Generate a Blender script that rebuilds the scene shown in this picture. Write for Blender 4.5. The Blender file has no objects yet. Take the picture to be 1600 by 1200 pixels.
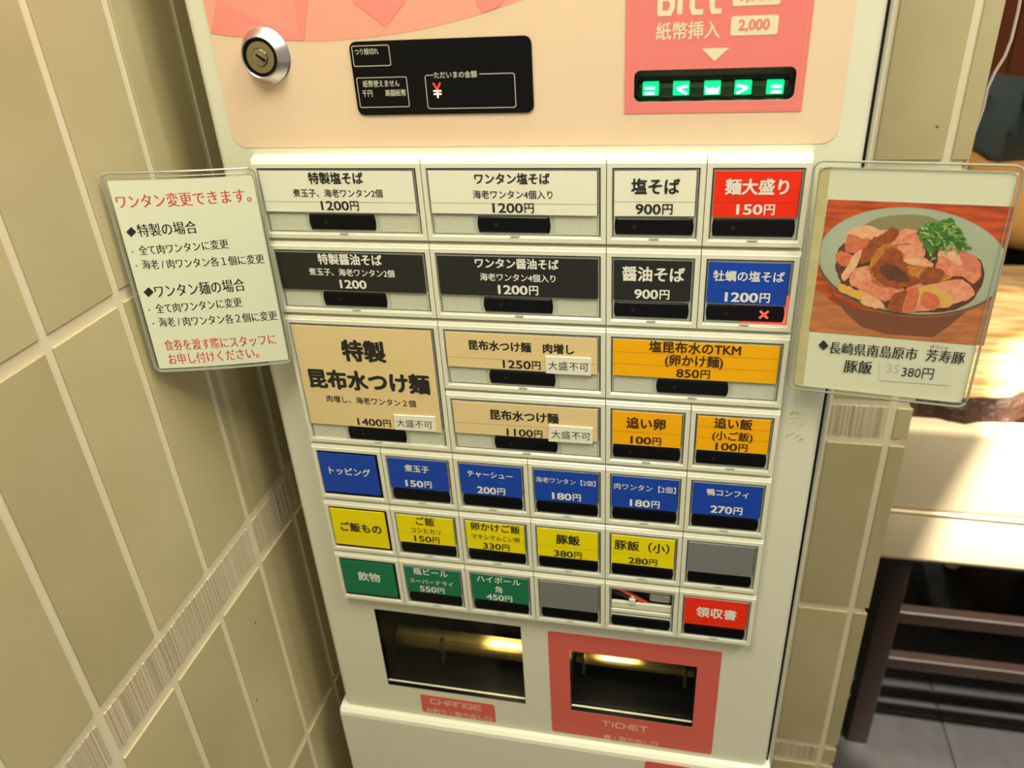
import bpy, bmesh, math, random
from mathutils import Vector, Matrix
from mathutils.geometry import tessellate_polygon
random.seed(7)
S = bpy.context.scene
COL = S.collection
Z0 = 1.25                      # height of the top button row above the floor
# ------------------------------------------------------------------ camera
CR = ((0.9764223, 0.2087973, -0.0548013), (0.0558567, -0.4895931, -0.8701601), (-0.2085174, 0.8465827, -0.4897123))
CC = (0.2727758, -0.4559934, 0.1176385)
CF = 1239.45
cam = bpy.data.cameras.new('camera'); co = bpy.data.objects.new('camera', cam); COL.objects.link(co)
cam.sensor_width = 36.0; cam.lens = CF / 1600 * 36; cam.clip_start = 0.01
cam.dof.use_dof = True; cam.dof.focus_distance = 0.52; cam.dof.aperture_fstop = 8.5
m = Matrix(((CR[0][0], -CR[1][0], -CR[2][0]), (CR[0][1], -CR[1][1], -CR[2][1]), (CR[0][2], -CR[1][2], -CR[2][2])))
co.matrix_world = Matrix.Translation((CC[0], CC[1], CC[2] + Z0)) @ m.to_4x4()
S.camera = co
# ------------------------------------------------------------------ world, lights, exposure
w = bpy.data.worlds.new('world'); S.world = w; w.use_nodes = True
w.node_tree.nodes['Background'].inputs[0].default_value = (1.0, 0.93, 0.74, 1)
w.node_tree.nodes['Background'].inputs[1].default_value = 0.33
S.view_settings.view_transform = 'Standard'; S.view_settings.look = 'None'
S.view_settings.exposure = 0.30; S.view_settings.gamma = 1.0; S.view_settings.use_curve_mapping = False


def area(name, loc, target, size, power, color, sy=None):
    l = bpy.data.lights.new(name, 'AREA'); l.energy = power; l.color = color; l.size = size
    if sy: l.shape = 'RECTANGLE'; l.size_y = sy
    o = bpy.data.objects.new(name, l); COL.objects.link(o)
    o.location = (loc[0], loc[1], loc[2] + Z0)
    d = Vector(target) - Vector(loc); o.rotation_euler = d.to_track_quat('-Z', 'Y').to_euler()
    return o


def spot(name, loc, target, power, color, angle, blend=.3, rad=.03):
    l = bpy.data.lights.new(name, 'SPOT'); l.energy = power; l.color = color
    l.spot_size = math.radians(angle); l.spot_blend = blend; l.shadow_soft_size = rad
    o = bpy.data.objects.new(name, l); COL.objects.link(o)
    o.location = (loc[0], loc[1], loc[2] + Z0)
    d = Vector(target) - Vector(loc); o.rotation_euler = d.to_track_quat('-Z', 'Y').to_euler()
    return o


area('ceiling_panel_light', (0.03, -0.60, 0.98), (0.13, 0.05, -0.1), 0.42, 10.5, (1.0, 0.975, 0.775))
area('dining_ceiling_light', (1.05, -0.45, 1.15), (0.43, 0.2, -0.45), 0.4, 10.5, (1.0, 0.88, 0.64))
area('ceiling_strip_light', (0.45, -0.06, 1.25), (0.45, -0.02, 0.0), 1.15, 16.0, (0.95, 1.0, 0.90), 0.07)
spot('counter_downlight', (1.05, 0.62, 1.15), (0.98, 0.98, -0.5), 95, (1.0, 0.82, 0.52), 50, .5)
spot('added_chair_spot', (1.15, 0.02, 0.85), (1.04, 0.62, -0.60), 950, (1.0, 0.90, 0.72), 24, .06)  # added spot; its cone edge stands in for the shadow edge on the chair


# ------------------------------------------------------------------ helpers
def ray(px, py):
    a, b = (px - 800) / CF, (py - 600) / CF
    return [CR[0][i] * a + CR[1][i] * b + CR[2][i] for i in range(3)]


def at(px, py, Y=0.0):
    d = ray(px, py); t = (Y - CC[1]) / d[1]
    return (CC[0] + d[0] * t, CC[2] + d[2] * t)


def x_at(px, z, Y):            # X where the horizontal line (Y, z) passes image column px
    a = (px - 800) / CF
    n = [CR[0][i] - a * CR[2][i] for i in range(3)]
    return CC[0] - (n[1] * (Y - CC[1]) + n[2] * (z - CC[2])) / n[0]


def lin(h):
    r = [int(h[i:i + 2], 16) / 255 for i in (0, 2, 4)]
    return tuple(c / 12.92 if c <= .04045 else ((c + .055) / 1.055) ** 2.4 for c in r) + (1,)


MATS = {}


def mat(name, col, rough=.5, metal=0.0, spec=.5, emit=0, coat=0, alpha=1.0, noise=None, bump=None, ecol=None):
    if name in MATS: return MATS[name]
    M = bpy.data.materials.new(name); M.use_nodes = True; MATS[name] = M
    nt = M.node_tree; b = nt.nodes['Principled BSDF']
    c = lin(col) if isinstance(col, str) else tuple(col) + (1,)
    b.inputs['Base Color'].default_value = c
    b.inputs['Roughness'].default_value = rough; b.inputs['Metallic'].default_value = metal
    b.inputs['Specular IOR Level'].default_value = spec; b.inputs['Coat Weight'].default_value = coat
    b.inputs['Coat Roughness'].default_value = .08
    b.inputs['Alpha'].default_value = alpha
    if emit:
        b.inputs['Emission Color'].default_value = lin(ecol) if ecol else c; b.inputs['Emission Strength'].default_value = emit
    if noise:                  # (scale, second colour, amount range lo, hi, stretch)
        tc = nt.nodes.new('ShaderNodeTexCoord'); mp = nt.nodes.new('ShaderNodeMapping')
        n = nt.nodes.new('ShaderNodeTexNoise'); r = nt.nodes.new('ShaderNodeValToRGB')
        nt.links.new(tc.outputs['Object'], mp.inputs[0]); nt.links.new(mp.outputs[0], n.inputs['Vector'])
        if len(noise) > 4: mp.inputs['Scale'].default_value = noise[4]
        n.inputs['Scale'].default_value = noise[0]; n.inputs['Detail'].default_value = 5
        r.color_ramp.elements[0].position = noise[2]; r.color_ramp.elements[1].position = noise[3]
        r.color_ramp.elements[0].color = c; r.color_ramp.elements[1].color = lin(noise[1])
        nt.links.new(n.outputs['Fac'], r.inputs[0]); nt.links.new(r.outputs[0], b.inputs['Base Color'])
    if bump:                   # (scale, strength, distance)
        tc = nt.nodes.new('ShaderNodeTexCoord'); n = nt.nodes.new('ShaderNodeTexNoise'); bp = nt.nodes.new('ShaderNodeBump')
        nt.links.new(tc.outputs['Object'], n.inputs['Vector']); n.inputs['Scale'].default_value = bump[0]
        n.inputs['Detail'].default_value = 3
        bp.inputs['Strength'].default_value = bump[1]; bp.inputs['Distance'].default_value = bump[2]
        nt.links.new(n.outputs['Fac'], bp.inputs['Height']); nt.links.new(bp.outputs[0], b.inputs['Normal'])
    return M


def tile_mat(name, c1, c2, speck, rough):
    M = bpy.data.materials.new(name); M.use_nodes = True; MATS[name] = M
    nt = M.node_tree; b = nt.nodes['Principled BSDF']; L = nt.links.new
    tc = nt.nodes.new('ShaderNodeTexCoord'); oi = nt.nodes.new('ShaderNodeObjectInfo')
    ad = nt.nodes.new('ShaderNodeVectorMath'); ad.operation = 'ADD'
    sc = nt.nodes.new('ShaderNodeVectorMath'); sc.operation = 'SCALE'; sc.inputs[3].default_value = 7
    cb = nt.nodes.new('ShaderNodeCombineXYZ'); L(oi.outputs['Random'], cb.inputs[0]); L(cb.outputs[0], sc.inputs[0])
    L(tc.outputs['Object'], ad.inputs[0]); L(sc.outputs[0], ad.inputs[1])
    n = nt.nodes.new('ShaderNodeTexNoise'); n.inputs['Scale'].default_value = 9; n.inputs['Detail'].default_value = 4
    L(ad.outputs[0], n.inputs['Vector'])
    r = nt.nodes.new('ShaderNodeValToRGB'); r.color_ramp.elements[0].position = .3; r.color_ramp.elements[1].position = .72
    r.color_ramp.elements[0].color = lin(c1); r.color_ramp.elements[1].color = lin(c2); L(n.outputs['Fac'], r.inputs[0])
    mx = nt.nodes.new('ShaderNodeMix'); mx.data_type = 'RGBA'; mx.inputs[7].default_value = lin(speck)
    v = nt.nodes.new('ShaderNodeTexVoronoi'); v.inputs['Scale'].default_value = 48; L(ad.outputs[0], v.inputs['Vector'])
    mr = nt.nodes.new('ShaderNodeMapRange'); mr.inputs[1].default_value = .05; mr.inputs[2].default_value = .08
    mr.inputs[3].default_value = .8; mr.inputs[4].default_value = 0; L(v.outputs['Distance'], mr.inputs[0])
    v2 = nt.nodes.new('ShaderNodeMath'); v2.operation = 'MULTIPLY'
    gt = nt.nodes.new('ShaderNodeMath'); gt.operation = 'GREATER_THAN'; gt.inputs[1].default_value = .78
    sx = nt.nodes.new('ShaderNodeSeparateColor'); L(v.outputs['Color'], sx.inputs[0]); L(sx.outputs[0], gt.inputs[0])
    L(mr.outputs[0], v2.inputs[0]); L(gt.outputs[0], v2.inputs[1]); L(v2.outputs[0], mx.inputs[0])
    L(r.outputs[0], mx.inputs[6])
    hs = nt.nodes.new('ShaderNodeHueSaturation'); L(mx.outputs[2], hs.inputs['Color'])
    m2 = nt.nodes.new('ShaderNodeMapRange'); m2.inputs[3].default_value = .92; m2.inputs[4].default_value = 1.08
    L(oi.outputs['Random'], m2.inputs[0]); L(m2.outputs[0], hs.inputs['Value']); L(hs.outputs[0], b.inputs['Base Color'])
    b.inputs['Roughness'].default_value = rough
    nb = nt.nodes.new('ShaderNodeTexNoise'); nb.inputs['Scale'].default_value = 900; nb.inputs['Detail'].default_value = 2
    L(ad.outputs[0], nb.inputs['Vector'])
    bp = nt.nodes.new('ShaderNodeBump'); bp.inputs['Strength'].default_value = .25; bp.inputs['Distance'].default_value = .0004
    L(nb.outputs['Fac'], bp.inputs['Height']); L(bp.outputs[0], b.inputs['Normal'])
    return M


POS = {}


class MB:
    def __init__(s): s.v = []; s.f = []; s.mi = []; s.mats = []; s.smooth = False

    def m(s, M):
        if M not in s.mats: s.mats.append(M)
        return s.mats.index(M)

    def face(s, pts, M):
        n = len(s.v); s.v += [tuple(p) for p in pts]; s.f.append(tuple(range(n, n + len(pts)))); s.mi.append(s.m(M))

    def box(s, a, b, M, ch=0.0):
        (x0, y0, z0), (x1, y1, z1) = [min(p) for p in zip(a, b)], [max(p) for p in zip(a, b)]
        bm = bmesh.new(); bmesh.ops.create_cube(bm, size=1)
        for v in bm.verts: v.co = Vector(((x0 + x1) / 2 + v.co.x * (x1 - x0), (y0 + y1) / 2 + v.co.y * (y1 - y0), (z0 + z1) / 2 + v.co.z * (z1 - z0)))
        if ch: bmesh.ops.bevel(bm, geom=list(bm.edges), offset=ch, segments=1 if ch < .002 else 3, affect='EDGES', profile=.5)
        s.add(bm, M)

    def add(s, bm, M):
        n = len(s.v); bm.verts.ensure_lookup_table(); k = s.m(M)
        s.v += [tuple(v.co) for v in bm.verts]
        for f in bm.faces: s.f.append(tuple(n + v.index for v in f.verts)); s.mi.append(k)
        bm.free()

    def poly(s, loops, Y, M, back=False):      # loops: list of [(x,z)...]; first outer, others holes
        tris = tessellate_polygon([[Vector((x, z, 0)) for x, z in l] for l in loops])
        flat = [p for l in loops for p in l]; n = len(s.v); k = s.m(M)
        s.v += [(x, Y, z) for x, z in flat]
        for t in tris:
            a, b, c = [flat[i] for i in t]
            cr = (b[0] - a[0]) * (c[1] - a[1]) - (b[1] - a[1]) * (c[0] - a[0])
            if abs(cr) < 1e-14: continue
            t = t if (cr > 0) != back else t[::-1]
            s.f.append(tuple(n + i for i in t)); s.mi.append(k)

    def wall(s, loop, Y0, Y1, M, inward=False):  # extruded sides of a loop between Y0 (front) and Y1
        n = len(s.v); N = len(loop); k = s.m(M)
        s.v += [(x, Y0, z) for x, z in loop] + [(x, Y1, z) for x, z in loop]
        for i in range(N):
            j = (i + 1) % N
            q = (n + i, n + N + i, n + N + j, n + j) if not inward else (n + i, n + j, n + N + j, n + N + i)
            s.f.append(q); s.mi.append(k)

    def line(s, pts, wd, Y, M, closed=False):    # flat printed line on a plane
        P = pts + ([pts[0]] if closed else [])
        for (x0, z0), (x1, z1) in zip(P[:-1], P[1:]):
            L = math.hypot(x1 - x0, z1 - z0)
            if L < 1e-9: continue
            dx, dz = (x1 - x0) / L, (z1 - z0) / L; h = wd / 2; e = h * .6
            Y -= .0000015
            x0e, z0e, x1e, z1e = x0 - dx * e, z0 - dz * e, x1 + dx * e, z1 + dz * e
            s.face([(x0e + dz * h, Y, z0e - dx * h), (x1e + dz * h, Y, z1e - dx * h), (x1e - dz * h, Y, z1e + dx * h), (x0e - dz * h, Y, z0e + dx * h)], M)

    def tube(s, pts, r, M, n=8, caps=True):
        pts = [Vector(p) for p in pts]; R = r if isinstance(r, (list, tuple)) else [r] * len(pts); rings = []
        up = Vector((0, 0, 1)); b0 = len(s.v); k = s.m(M)
        for i, p in enumerate(pts):
            t = (pts[min(i + 1, len(pts) - 1)] - pts[max(i - 1, 0)]).normalized()
            a = t.cross(up) if abs(t.dot(up)) < .95 else t.cross(Vector((1, 0, 0))); a.normalize(); c = t.cross(a)
            for j in range(n):
                q = p + (a * math.cos(2 * math.pi * j / n) + c * math.sin(2 * math.pi * j / n)) * R[i]; s.v.append(tuple(q))
        for i in range(len(pts) - 1):
            for j in range(n):
                s.f.append((b0 + i * n + j, b0 + (i + 1) * n + j, b0 + (i + 1) * n + (j + 1) % n, b0 + i * n + (j + 1) % n)); s.mi.append(k)
        if caps:
            s.f.append(tuple(b0 + j for j in range(n))); s.mi.append(k)
            s.f.append(tuple(b0 + (len(pts) - 1) * n + j for j in reversed(range(n)))); s.mi.append(k)

    def lathe(s, prof, c, M, n=48):              # around the Y axis at (cx,cz); prof [(r,Y)]
        b0 = len(s.v); k = s.m(M)
        for r, y in prof:
            for j in range(n):
                a = 2 * math.pi * j / n; s.v.append((c[0] + r * math.cos(a), y, c[1] + r * math.sin(a)))
        for i in range(len(prof) - 1):
            for j in range(n):
                s.f.append((b0 + i * n + j, b0 + i * n + (j + 1) % n, b0 + (i + 1) * n + (j + 1) % n, b0 + (i + 1) * n + j)); s.mi.append(k)

    def done(s, name, parent=None, label=None, smooth=False, fixn=True, **kw):
        xs, ys, zs = zip(*s.v)
        c = Vector(((min(xs) + max(xs)) / 2, (min(ys) + max(ys)) / 2, (min(zs) + max(zs)) / 2))
        me = bpy.data.meshes.new(name); me.from_pydata([tuple(Vector(v) - c) for v in s.v], [], s.f)
        for M in s.mats: me.materials.append(M)
        for p, i in zip(me.polygons, s.mi): p.material_index = i; p.use_smooth = smooth
        me.update()
        if smooth: me.set_sharp_from_angle(angle=math.radians(35))
        c.z += Z0
        return link(name, me, c, parent, label, **kw)


def link(name, me, c, parent=None, label=None, **kw):
    o = bpy.data.objects.new(name, me); COL.objects.link(o)
    c = Vector(c)
    if parent is not None: o.parent = parent; o.location = c - POS[parent.name]
    else: o.location = c
    POS[o.name] = c
    if label: o['label'] = label
    for k, v in kw.items(): o[k] = v
    return o


def thing(name, label, cat, loc, **kw):
    return link(name, None, Vector((loc[0], loc[1], loc[2] + Z0)), None, label, category=cat, **kw)


def rrect(x0, z0, x1, z1, r, n=5):
    if x0 > x1: x0, x1 = x1, x0
    if z0 > z1: z0, z1 = z1, z0
    out = []
    for cx, cz, a0 in ((x1 - r, z0 + r, -90), (x1 - r, z1 - r, 0), (x0 + r, z1 - r, 90), (x0 + r, z0 + r, 180)):
        for i in range(n + 1):
            a = math.radians(a0 + 90 * i / n); out.append((cx + r * math.cos(a), cz + r * math.sin(a)))
    return out


TXT = {}


def text_geo(body, off):
    key = (body, off)
    if key not in TXT:
        cu = bpy.data.curves.new('t', 'FONT'); cu.body = body; cu.offset = off; cu.resolution_u = 3
        o = bpy.data.objects.new('t', cu); me = bpy.data.meshes.new_from_object(o)
        vs = [(v.co.x, v.co.y) for v in me.vertices]; fs = [tuple(p.vertices) for p in me.polygons]
        bpy.data.objects.remove(o); bpy.data.curves.remove(cu); bpy.data.meshes.remove(me)
        xs = [v[0] for v in vs]; ys = [v[1] for v in vs]
        TXT[key] = (vs, fs, min(xs), max(xs), min(ys), max(ys))
    return TXT[key]


def text(mb, body, x0, x1, zc, Y, M, off=.02, asp=1.0, h=None, fn=None, mincho=False):
    """lettering from x0 to x1 centred on height zc; fn maps (x, z) to a point; bold strokes are made of shifted copies"""
    vs, fs, a, b, c, d = text_geo(body, -.005 if mincho else 0)
    sx = (x1 - x0) / (b - a + 2 * off * (not mincho)); sy = h / (d - c) if h else sx * asp
    if mincho: sh = [(0, 0), (.022, 0), (-.022, 0)]
    elif off <= .004: sh = [(0, 0)]
    else:
        o = off; sh = [(0, 0), (o, 0), (-o, 0), (0, o * .8), (0, -o * .8)] + ([(o * .7, o * .6), (-o * .7, o * .6), (o * .7, -o * .6), (-o * .7, -o * .6)] if o > .024 else [])
    for q, (dx, dy) in enumerate(sh):
        n = len(mb.v); k = mb.m(M)
        for x, y in vs:
            X, Zz = x0 + (x - a + dx + (0 if mincho else off)) * sx, zc + (y + dy - (c + d) / 2) * sy
            mb.v.append(fn(X, Zz) if fn else (X, Y - q * .000003, Zz))
        for f in fs: mb.f.append(tuple(n + i for i in f)); mb.mi.append(k)
    return sy * (d - c)


def price(mb, body, xl, xr, pyc, Y, M, off):
    """digits set wide, as in the label font, followed by the yen character"""
    z = at((xl + xr) / 2, pyc, Y)[1] + .0004; x0, x1 = x_at(xl, z, Y), x_at(xr, z, Y); wd = x1 - x0
    yen = body.endswith('円'); n = len(body) - yen
    h = wd / ((n * .80 + (1.12 if yen else 0)) * 1.0)
    d1 = x1 - (h * 1.12 if yen else 0)
    text(mb, body[:n], x0, d1, z, Y, M, off=off, h=h * .98)
    if yen: text(mb, '円', x1 - h * .98, x1, z, Y, M, off=off * .8, h=h * 1.0)


def ptext(mb, body, pxl, pxr, pyc, Y, M, Yd=None, **kw):   # lettering placed on the plane Y from measured columns
    z = at((pxl + pxr) / 2, pyc, Y)[1]
    return text(mb, body, x_at(pxl, z, Y), x_at(pxr, z, Y), z, Y if Yd is None else Yd, M, **kw)


# ------------------------------------------------------------------ materials
cream = mat('cream_painted_steel', (.74, .725, .58), .32, spec=.5, bump=(1500, .05, .0002))
creamA = mat('cream_moulded_plastic', (.76, .75, .60), .28, spec=.5, coat=.5)
paper = mat('white_label_paper', (.82, .81, .66), .45, spec=.3)
black_print = mat('black_printed_paper', (.013, .013, .012), .4, coat=.08)
ink = mat('black_ink', (.015, .014, .012), .5)
white_ink = mat('white_ink', (.80, .79, .70), .5)
grey_line = mat('dark_cut_line', (.25, .22, .15), .6)
black_gloss = mat('black_gloss_plastic', (.005, .005, .006), .2, spec=.15)
black_satin = mat('black_satin_plastic', (.006, .006, .007), .4, spec=.3)
dark_gap = mat('dark_recess_plastic', (.07, .07, .055), .5)
clear_lip = mat('clear_plastic_lip', (.50, .52, .42), .18, coat=.5)
clear_thin = mat('clear_plastic_edge', (.75, .78, .70), .08, alpha=.22, coat=.6)
frost = mat('granular_frosted_diffuser', (.66, .67, .58), .35, noise=(900, 'c9ccb0', .3, .75), bump=(1400, .8, .0006))
grout = mat('pale_grout', (.70, .64, .48), .8, noise=(60, 'dccdaa', .3, .8), bump=(1200, .4, .0005))
tileM = tile_mat('beige_glazed_tile', 'aea279', 'bcb08a', '4a3b22', .42)
fluteM = tile_mat('fluted_beige_tile', 'bbad90', 'c8bba0', '9a9074', .45)
chrome = mat('chrome', (.72, .72, .72), .12, 1.0)
chrome_b = mat('brushed_chrome', (.62, .58, .58), .28, 1.0)
nickel = mat('worn_nickel', (.42, .39, .27), .30, 1.0)
brass = mat('brass_coloured_metal', (.62, .50, .20), .32, 1.0, noise=(40, 'a08838', .35, .75, (1, 1, 3)))
smoke = mat('smoked_acrylic', (.004, .004, .004), .06, alpha=.35)
coral = mat('coral_print', (.82, .21, .19), .38)
coral_lt = mat('light_coral_print', (.88, .38, .28), .38)
coral_md = mat('mid_coral_print', (.88, .28, .235), .38)
coral_deep = mat('deep_coral_print', (.70, .13, .10), .38)
peach = mat('peach_print', (.82, .615, .43), .38)
ivory_ink = mat('ivory_ink', (.80, .72, .50), .45)
pale_pink_ink = mat('pale_pink_ink', (.82, .55, .44), .45)

# ------------------------------------------------------------------ room shell
XW, YR = -0.065, 0.24
floorM = mat('dark_grey_floor_slabs', (.010, .010, .011), .6, noise=(14, '1c1c1c', .35, .8))
mb = MB(); mb.box((-.4, -1.6, -1.27), (2.6, 3.1, -1.25), floorM); fl = mb.done('floor', kind='structure')
slabM = mat('charcoal_floor_slab', (.013, .013, .014), .5, noise=(30, '262628', .3, .8))
for i in range(5):
    for j in range(5):
        mb = MB(); x, y = .50 + i * .302, .10 + j * .302
        mb.box((x, y, -1.2505), (x + .298, y + .298, -1.246), slabM, .001); mb.done('floor_slab', fl)
# left wall : grout bed + tiles
JZ = [.388, .164, -.060, -.2828, -.325, -.546, -.778, -.812, -1.035, -1.25]
mb = MB(); mb.box((XW - .12, -.62, -1.25), (XW - .0004, YR + .12, 1.0), grout); wl = mb.done('wall_left', kind='structure')
mb = MB(); mb.box((XW, YR + .0004, -1.25), (.4815, YR + .12, 1.0), grout); wb = mb.done('wall_back', kind='structure')
G = .0064


def rand_walk_flutes(L, seed):
    rnd = random.Random(seed); x = 0; out = []
    while x < L - .001:
        wdt = rnd.choice((.0008, .0010, .0014, .0022, .0030, .0042)); g = rnd.choice((.0004, .0005, .0006, .0008, .0014))
        out.append((x, min(x + wdt, L))); x += wdt + g
    return out


flute_cache = {}
grooveM = mat('tile_groove', (.20, .16, .09), .7)


def tile(parent, axis, u0, u1, z0, z1, flute=False):
    g = G / 2
    a, b, c, d = u0 + g, u1 - g, z0 + .0042, z1 - .0042
    L, H = b - a, d - c
    key = (axis, round(L, 4), round(H, 4), flute)
    if key not in flute_cache:
        mb = MB()
        if not flute:
            t = .0013
            if axis == 'y': mb.box((-.003, -L / 2, -H / 2), (t - .0002, L / 2, H / 2), tileM, .0004)
            else: mb.box((-L / 2, -t + .0002, -H / 2), (L / 2, .003, H / 2), tileM, .0007)
        else:
            if axis == 'y': mb.box((-.003, -L / 2, -H / 2), (-.0008, L / 2, H / 2), grooveM)
            else: mb.box((-L / 2, .0008, -H / 2), (L / 2, .003, H / 2), grooveM)
            for p, q in rand_walk_flutes(L, 5 if axis == 'y' else 9):
                t = random.uniform(.0001, .0008); p -= L / 2; q -= L / 2
                if axis == 'y': mb.box((-.001, p, -H / 2), (t, q, H / 2), fluteM, .0003)
                else: mb.box((p, -t, -H / 2), (q, .001, H / 2), fluteM, .0003)
        me = bpy.data.meshes.new('tile'); me.from_pydata(mb.v, [], mb.f); [me.materials.append(q) for q in mb.mats]; me.polygons.foreach_set('material_index', mb.mi); me.update()
        flute_cache[key] = me
    cpos = (XW, (a + b) / 2, (c + d) / 2 + Z0) if axis == 'y' else ((a + b) / 2, YR, (c + d) / 2 + Z0)
    return link('fluted_tile' if flute else 'tile', flute_cache[key], cpos, parent)


JY = [.0526 + k * .0623 for k in range(-9, 4)]
for i in range(len(JZ) - 1):
    z1, z0 = JZ[i], JZ[i + 1]
    if z1 - z0 < .06:
        yy = [.0526 - .0623 * 10, -.0096 - 3 * .0623 * 2, -.0096 - 3 * .0623, -.0096, -.0096 + 3 * .0623]
        for a, b in zip(yy[:-1], yy[1:]): tile(wl, 'y', a, b, z0, z1, True)
    else:
        for a, b in zip(JY[:-1], JY[1:]): tile(wl, 'y', a, b, z0, z1)
    X = [.2974, .3547, .412, .4693]
    if z1 - z0 < .06:
        tile(wb, 'x', .3547, .412, z0, z1, True); tile(wb, 'x', .412, .4693, z0, z1, True)
        tile(wb, 'x', .4693, .4863 + G / 2, z0, z1)
    else:
        for a, b in zip(X[:-1], X[1:]): tile(wb, 'x', a, b, z0, z1)
        tile(wb, 'x', .4693, .4863 + G / 2, z0, z1)
    for a, b in ((.2416, .299), (.301, .3584)):        # return face of the pier
        mb = MB(); mb.box((.479, a, z0 + G / 2), (.4846, b, z1 - G / 2), tileM, .0006); mb.done('tile', wb)
darkwood = mat('dark_reddish_wood', (.006, .0025, .0016), .45, noise=(6, '1e0c06', .35, .75, (1, 1, 9)))
wallwood = mat('warm_brown_wall_board', (.23, .055, .015), .5, noise=(4, '8a3c14', .3, .7, (6, 6, 1)))
mb = MB(); mb.box((-.4, 3.0, -1.25), (2.6, 3.1, 1.0), wallwood); wf = mb.done('wall_far', kind='structure')
mb = MB(); mb.box((2.5, YR, -1.25), (2.6, 3.0, 1.0), wallwood); mb.done('wall_right', kind='structure')
for k in range(14):
    mb = MB(); x = .55 + k * .14
    mb.box((x, 2.985, -1.25), (x + .134, 3.002, .95), wallwood, .002); mb.done('wall_board', wf)

# ------------------------------------------------------------------ ticket machine
YP = .008                                      # front sheet of the machine
MXL, MXR, MT, MBZ = -.0265, .3627, .42, -.5205
tm = thing('ticket_machine', 'cream meal ticket machine full of coloured price buttons against the tiled wall', 'ticket machine', (.168, .12, -1.25))
hole_slot = rrect(.2382, .0343, .3227, .0509, .0035)
hole_chg = [(.0222, -.4805), (.1527, -.4805), (.1527, -.3845), (.0222, -.3845)]
hole_tk = [(.1935, -.4800), (.2983, -.4800), (.2983, -.4055), (.1935, -.4055)]
mb = MB()
outer = rrect(MXL + .005, MBZ, MXR - .005, MT, .002)
mb.poly([outer, hole_slot[::-1], hole_chg[::-1], hole_tk[::-1]], YP, cream)
N = len(outer); prev = None                    # rounded shoulder into the sides
for k in range(7):
    a = math.radians(90 * k / 6); g = .005 * math.sin(a); y = YP + .005 * (1 - math.cos(a))
    L = [(x + (g if x > .2 else -g), z) for x, z in outer]
    if prev:
        for i in range(N):
            j = (i + 1) % N
            mb.face([(prev[0][i][0], prev[1], prev[0][i][1]), (L[i][0], y, L[i][1]), (L[j][0], y, L[j][1]), (prev[0][j][0], prev[1], prev[0][j][1])], cream)
    prev = (L, y)
mb.wall(prev[0], prev[1], YR - .012, cream)
mb.poly([prev[0]], YR - .012, cream, back=True)
mb.done('cabinet', tm, smooth=True)
mb = MB(); mb.box((MXR - .01, YP + .006, MBZ), (.3646, YP + .014, MT - .002), black_satin); mb.done('gap_shade_strip', tm, 'black strip for the shadow in the gap beside the door')  # solid black strip put in for the gap's shadow
mb = MB(); mb.box((MXR - .01, YP + .014, -1.245), (.3688, YR - .004, MT - .002), cream, .001); mb.done('rear_housing', tm)
# recesses
def recess(loop, depth, M, name, lab=None):
    mb = MB(); mb.wall(loop, YP, YP + depth, M, inward=True); mb.poly([loop], YP + depth, M); return mb.done(name, tm, lab)


# base plinth below the lip
mb = MB()
prof = [(YP + .010, MBZ + .004), (YP + .001, MBZ + .0035), (YP - .0035, MBZ + .002), (YP - .006, MBZ - .001), (YP - .0068, MBZ - .005), (YP - .0068, -1.245), (YR - .012, -1.245)]
x0, x1 = MXL - .004, MXR + .003
for (ya, za), (yb, zb) in zip(prof[:-1], prof[1:]):
    mb.face([(x0, ya, za), (x0, yb, zb), (x1, yb, zb), (x1, ya, za)], cream)
for x in (x0, x1):
    pts = [(x, y, z) for y, z in prof] + [(x, YR - .012, MBZ + .004)]
    mb.face(pts if x == x1 else pts[::-1], cream)
mb.face([(x0, YP + .01, MBZ + .004), (x1, YP + .01, MBZ + .004), (x1, YR - .012, MBZ + .004), (x0, YR - .012, MBZ + .004)], cream)
mb.done('lower_door', tm, smooth=True)
# printed film on the upper part
fx0, fx1, fz0, fz1 = -.0126, .3475, .0110, .37
film = rrect(fx0, fz0, fx1, fz1, .0085, 8)
FY = YP - .0003
mb = MB(); mb.poly([film, hole_slot[::-1]], FY, peach); mb.wall(film, FY, YP, peach)
mb.wall(hole_slot, FY, YP, peach, inward=True)
film_o = mb.done('printed_film', tm, 'peach coloured printed film with rounded corners')
ccx, ccz, ccr = .0600, .4915, .420
arc = []
a0 = math.atan2(-math.sqrt(ccr ** 2 - (fx0 + .0006 - ccx) ** 2), fx0 + .0006 - ccx)
a1 = math.radians(-44)
for i in range(41):
    a = a0 + (a1 - a0) * i / 40; x, z = ccx + ccr * math.cos(a), ccz + ccr * math.sin(a)
    if x < fx1 - .002: arc.append((x, z))
arc += [(fx1 - .002, .34), (fx0 + .0006, .34)]
mb = MB(); mb.poly([arc], FY - .0001, coral_lt)
def on_arc(x): return ccz - math.sqrt(ccr ** 2 - (x - ccx) ** 2) + .0004
def facet(pts, M, Y):
    mb.poly([pts], Y, M)
facet([(x, on_arc(x)) for x in (-.0118, 0.0, .015, .03, .0472)] + [(.0560, .10), (.058, .33), (.02, .33), (-.0040, .094)], coral_md, FY - .0002)
facet([(.0982, .0778), (.1112, .0895), (.125, .33), (.07, .33), (.0810, .0907)], coral_md, FY - .00025)
facet([(.1554, .0827), (.1640, .0850), (.22, .14), (.24, .33), (.16, .33), (.1518, .0880)], coral_md, FY - .0003)
facet([(.0005, .0925), (.03, .0795), (.0438, .0735), (.06, .3), (.01, .3)], mat('salmon_print', (.88, .325, .25), .38), FY - .00022)
mb.done('faceted_circle', film_o, 'coral circle of triangular facets')
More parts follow.
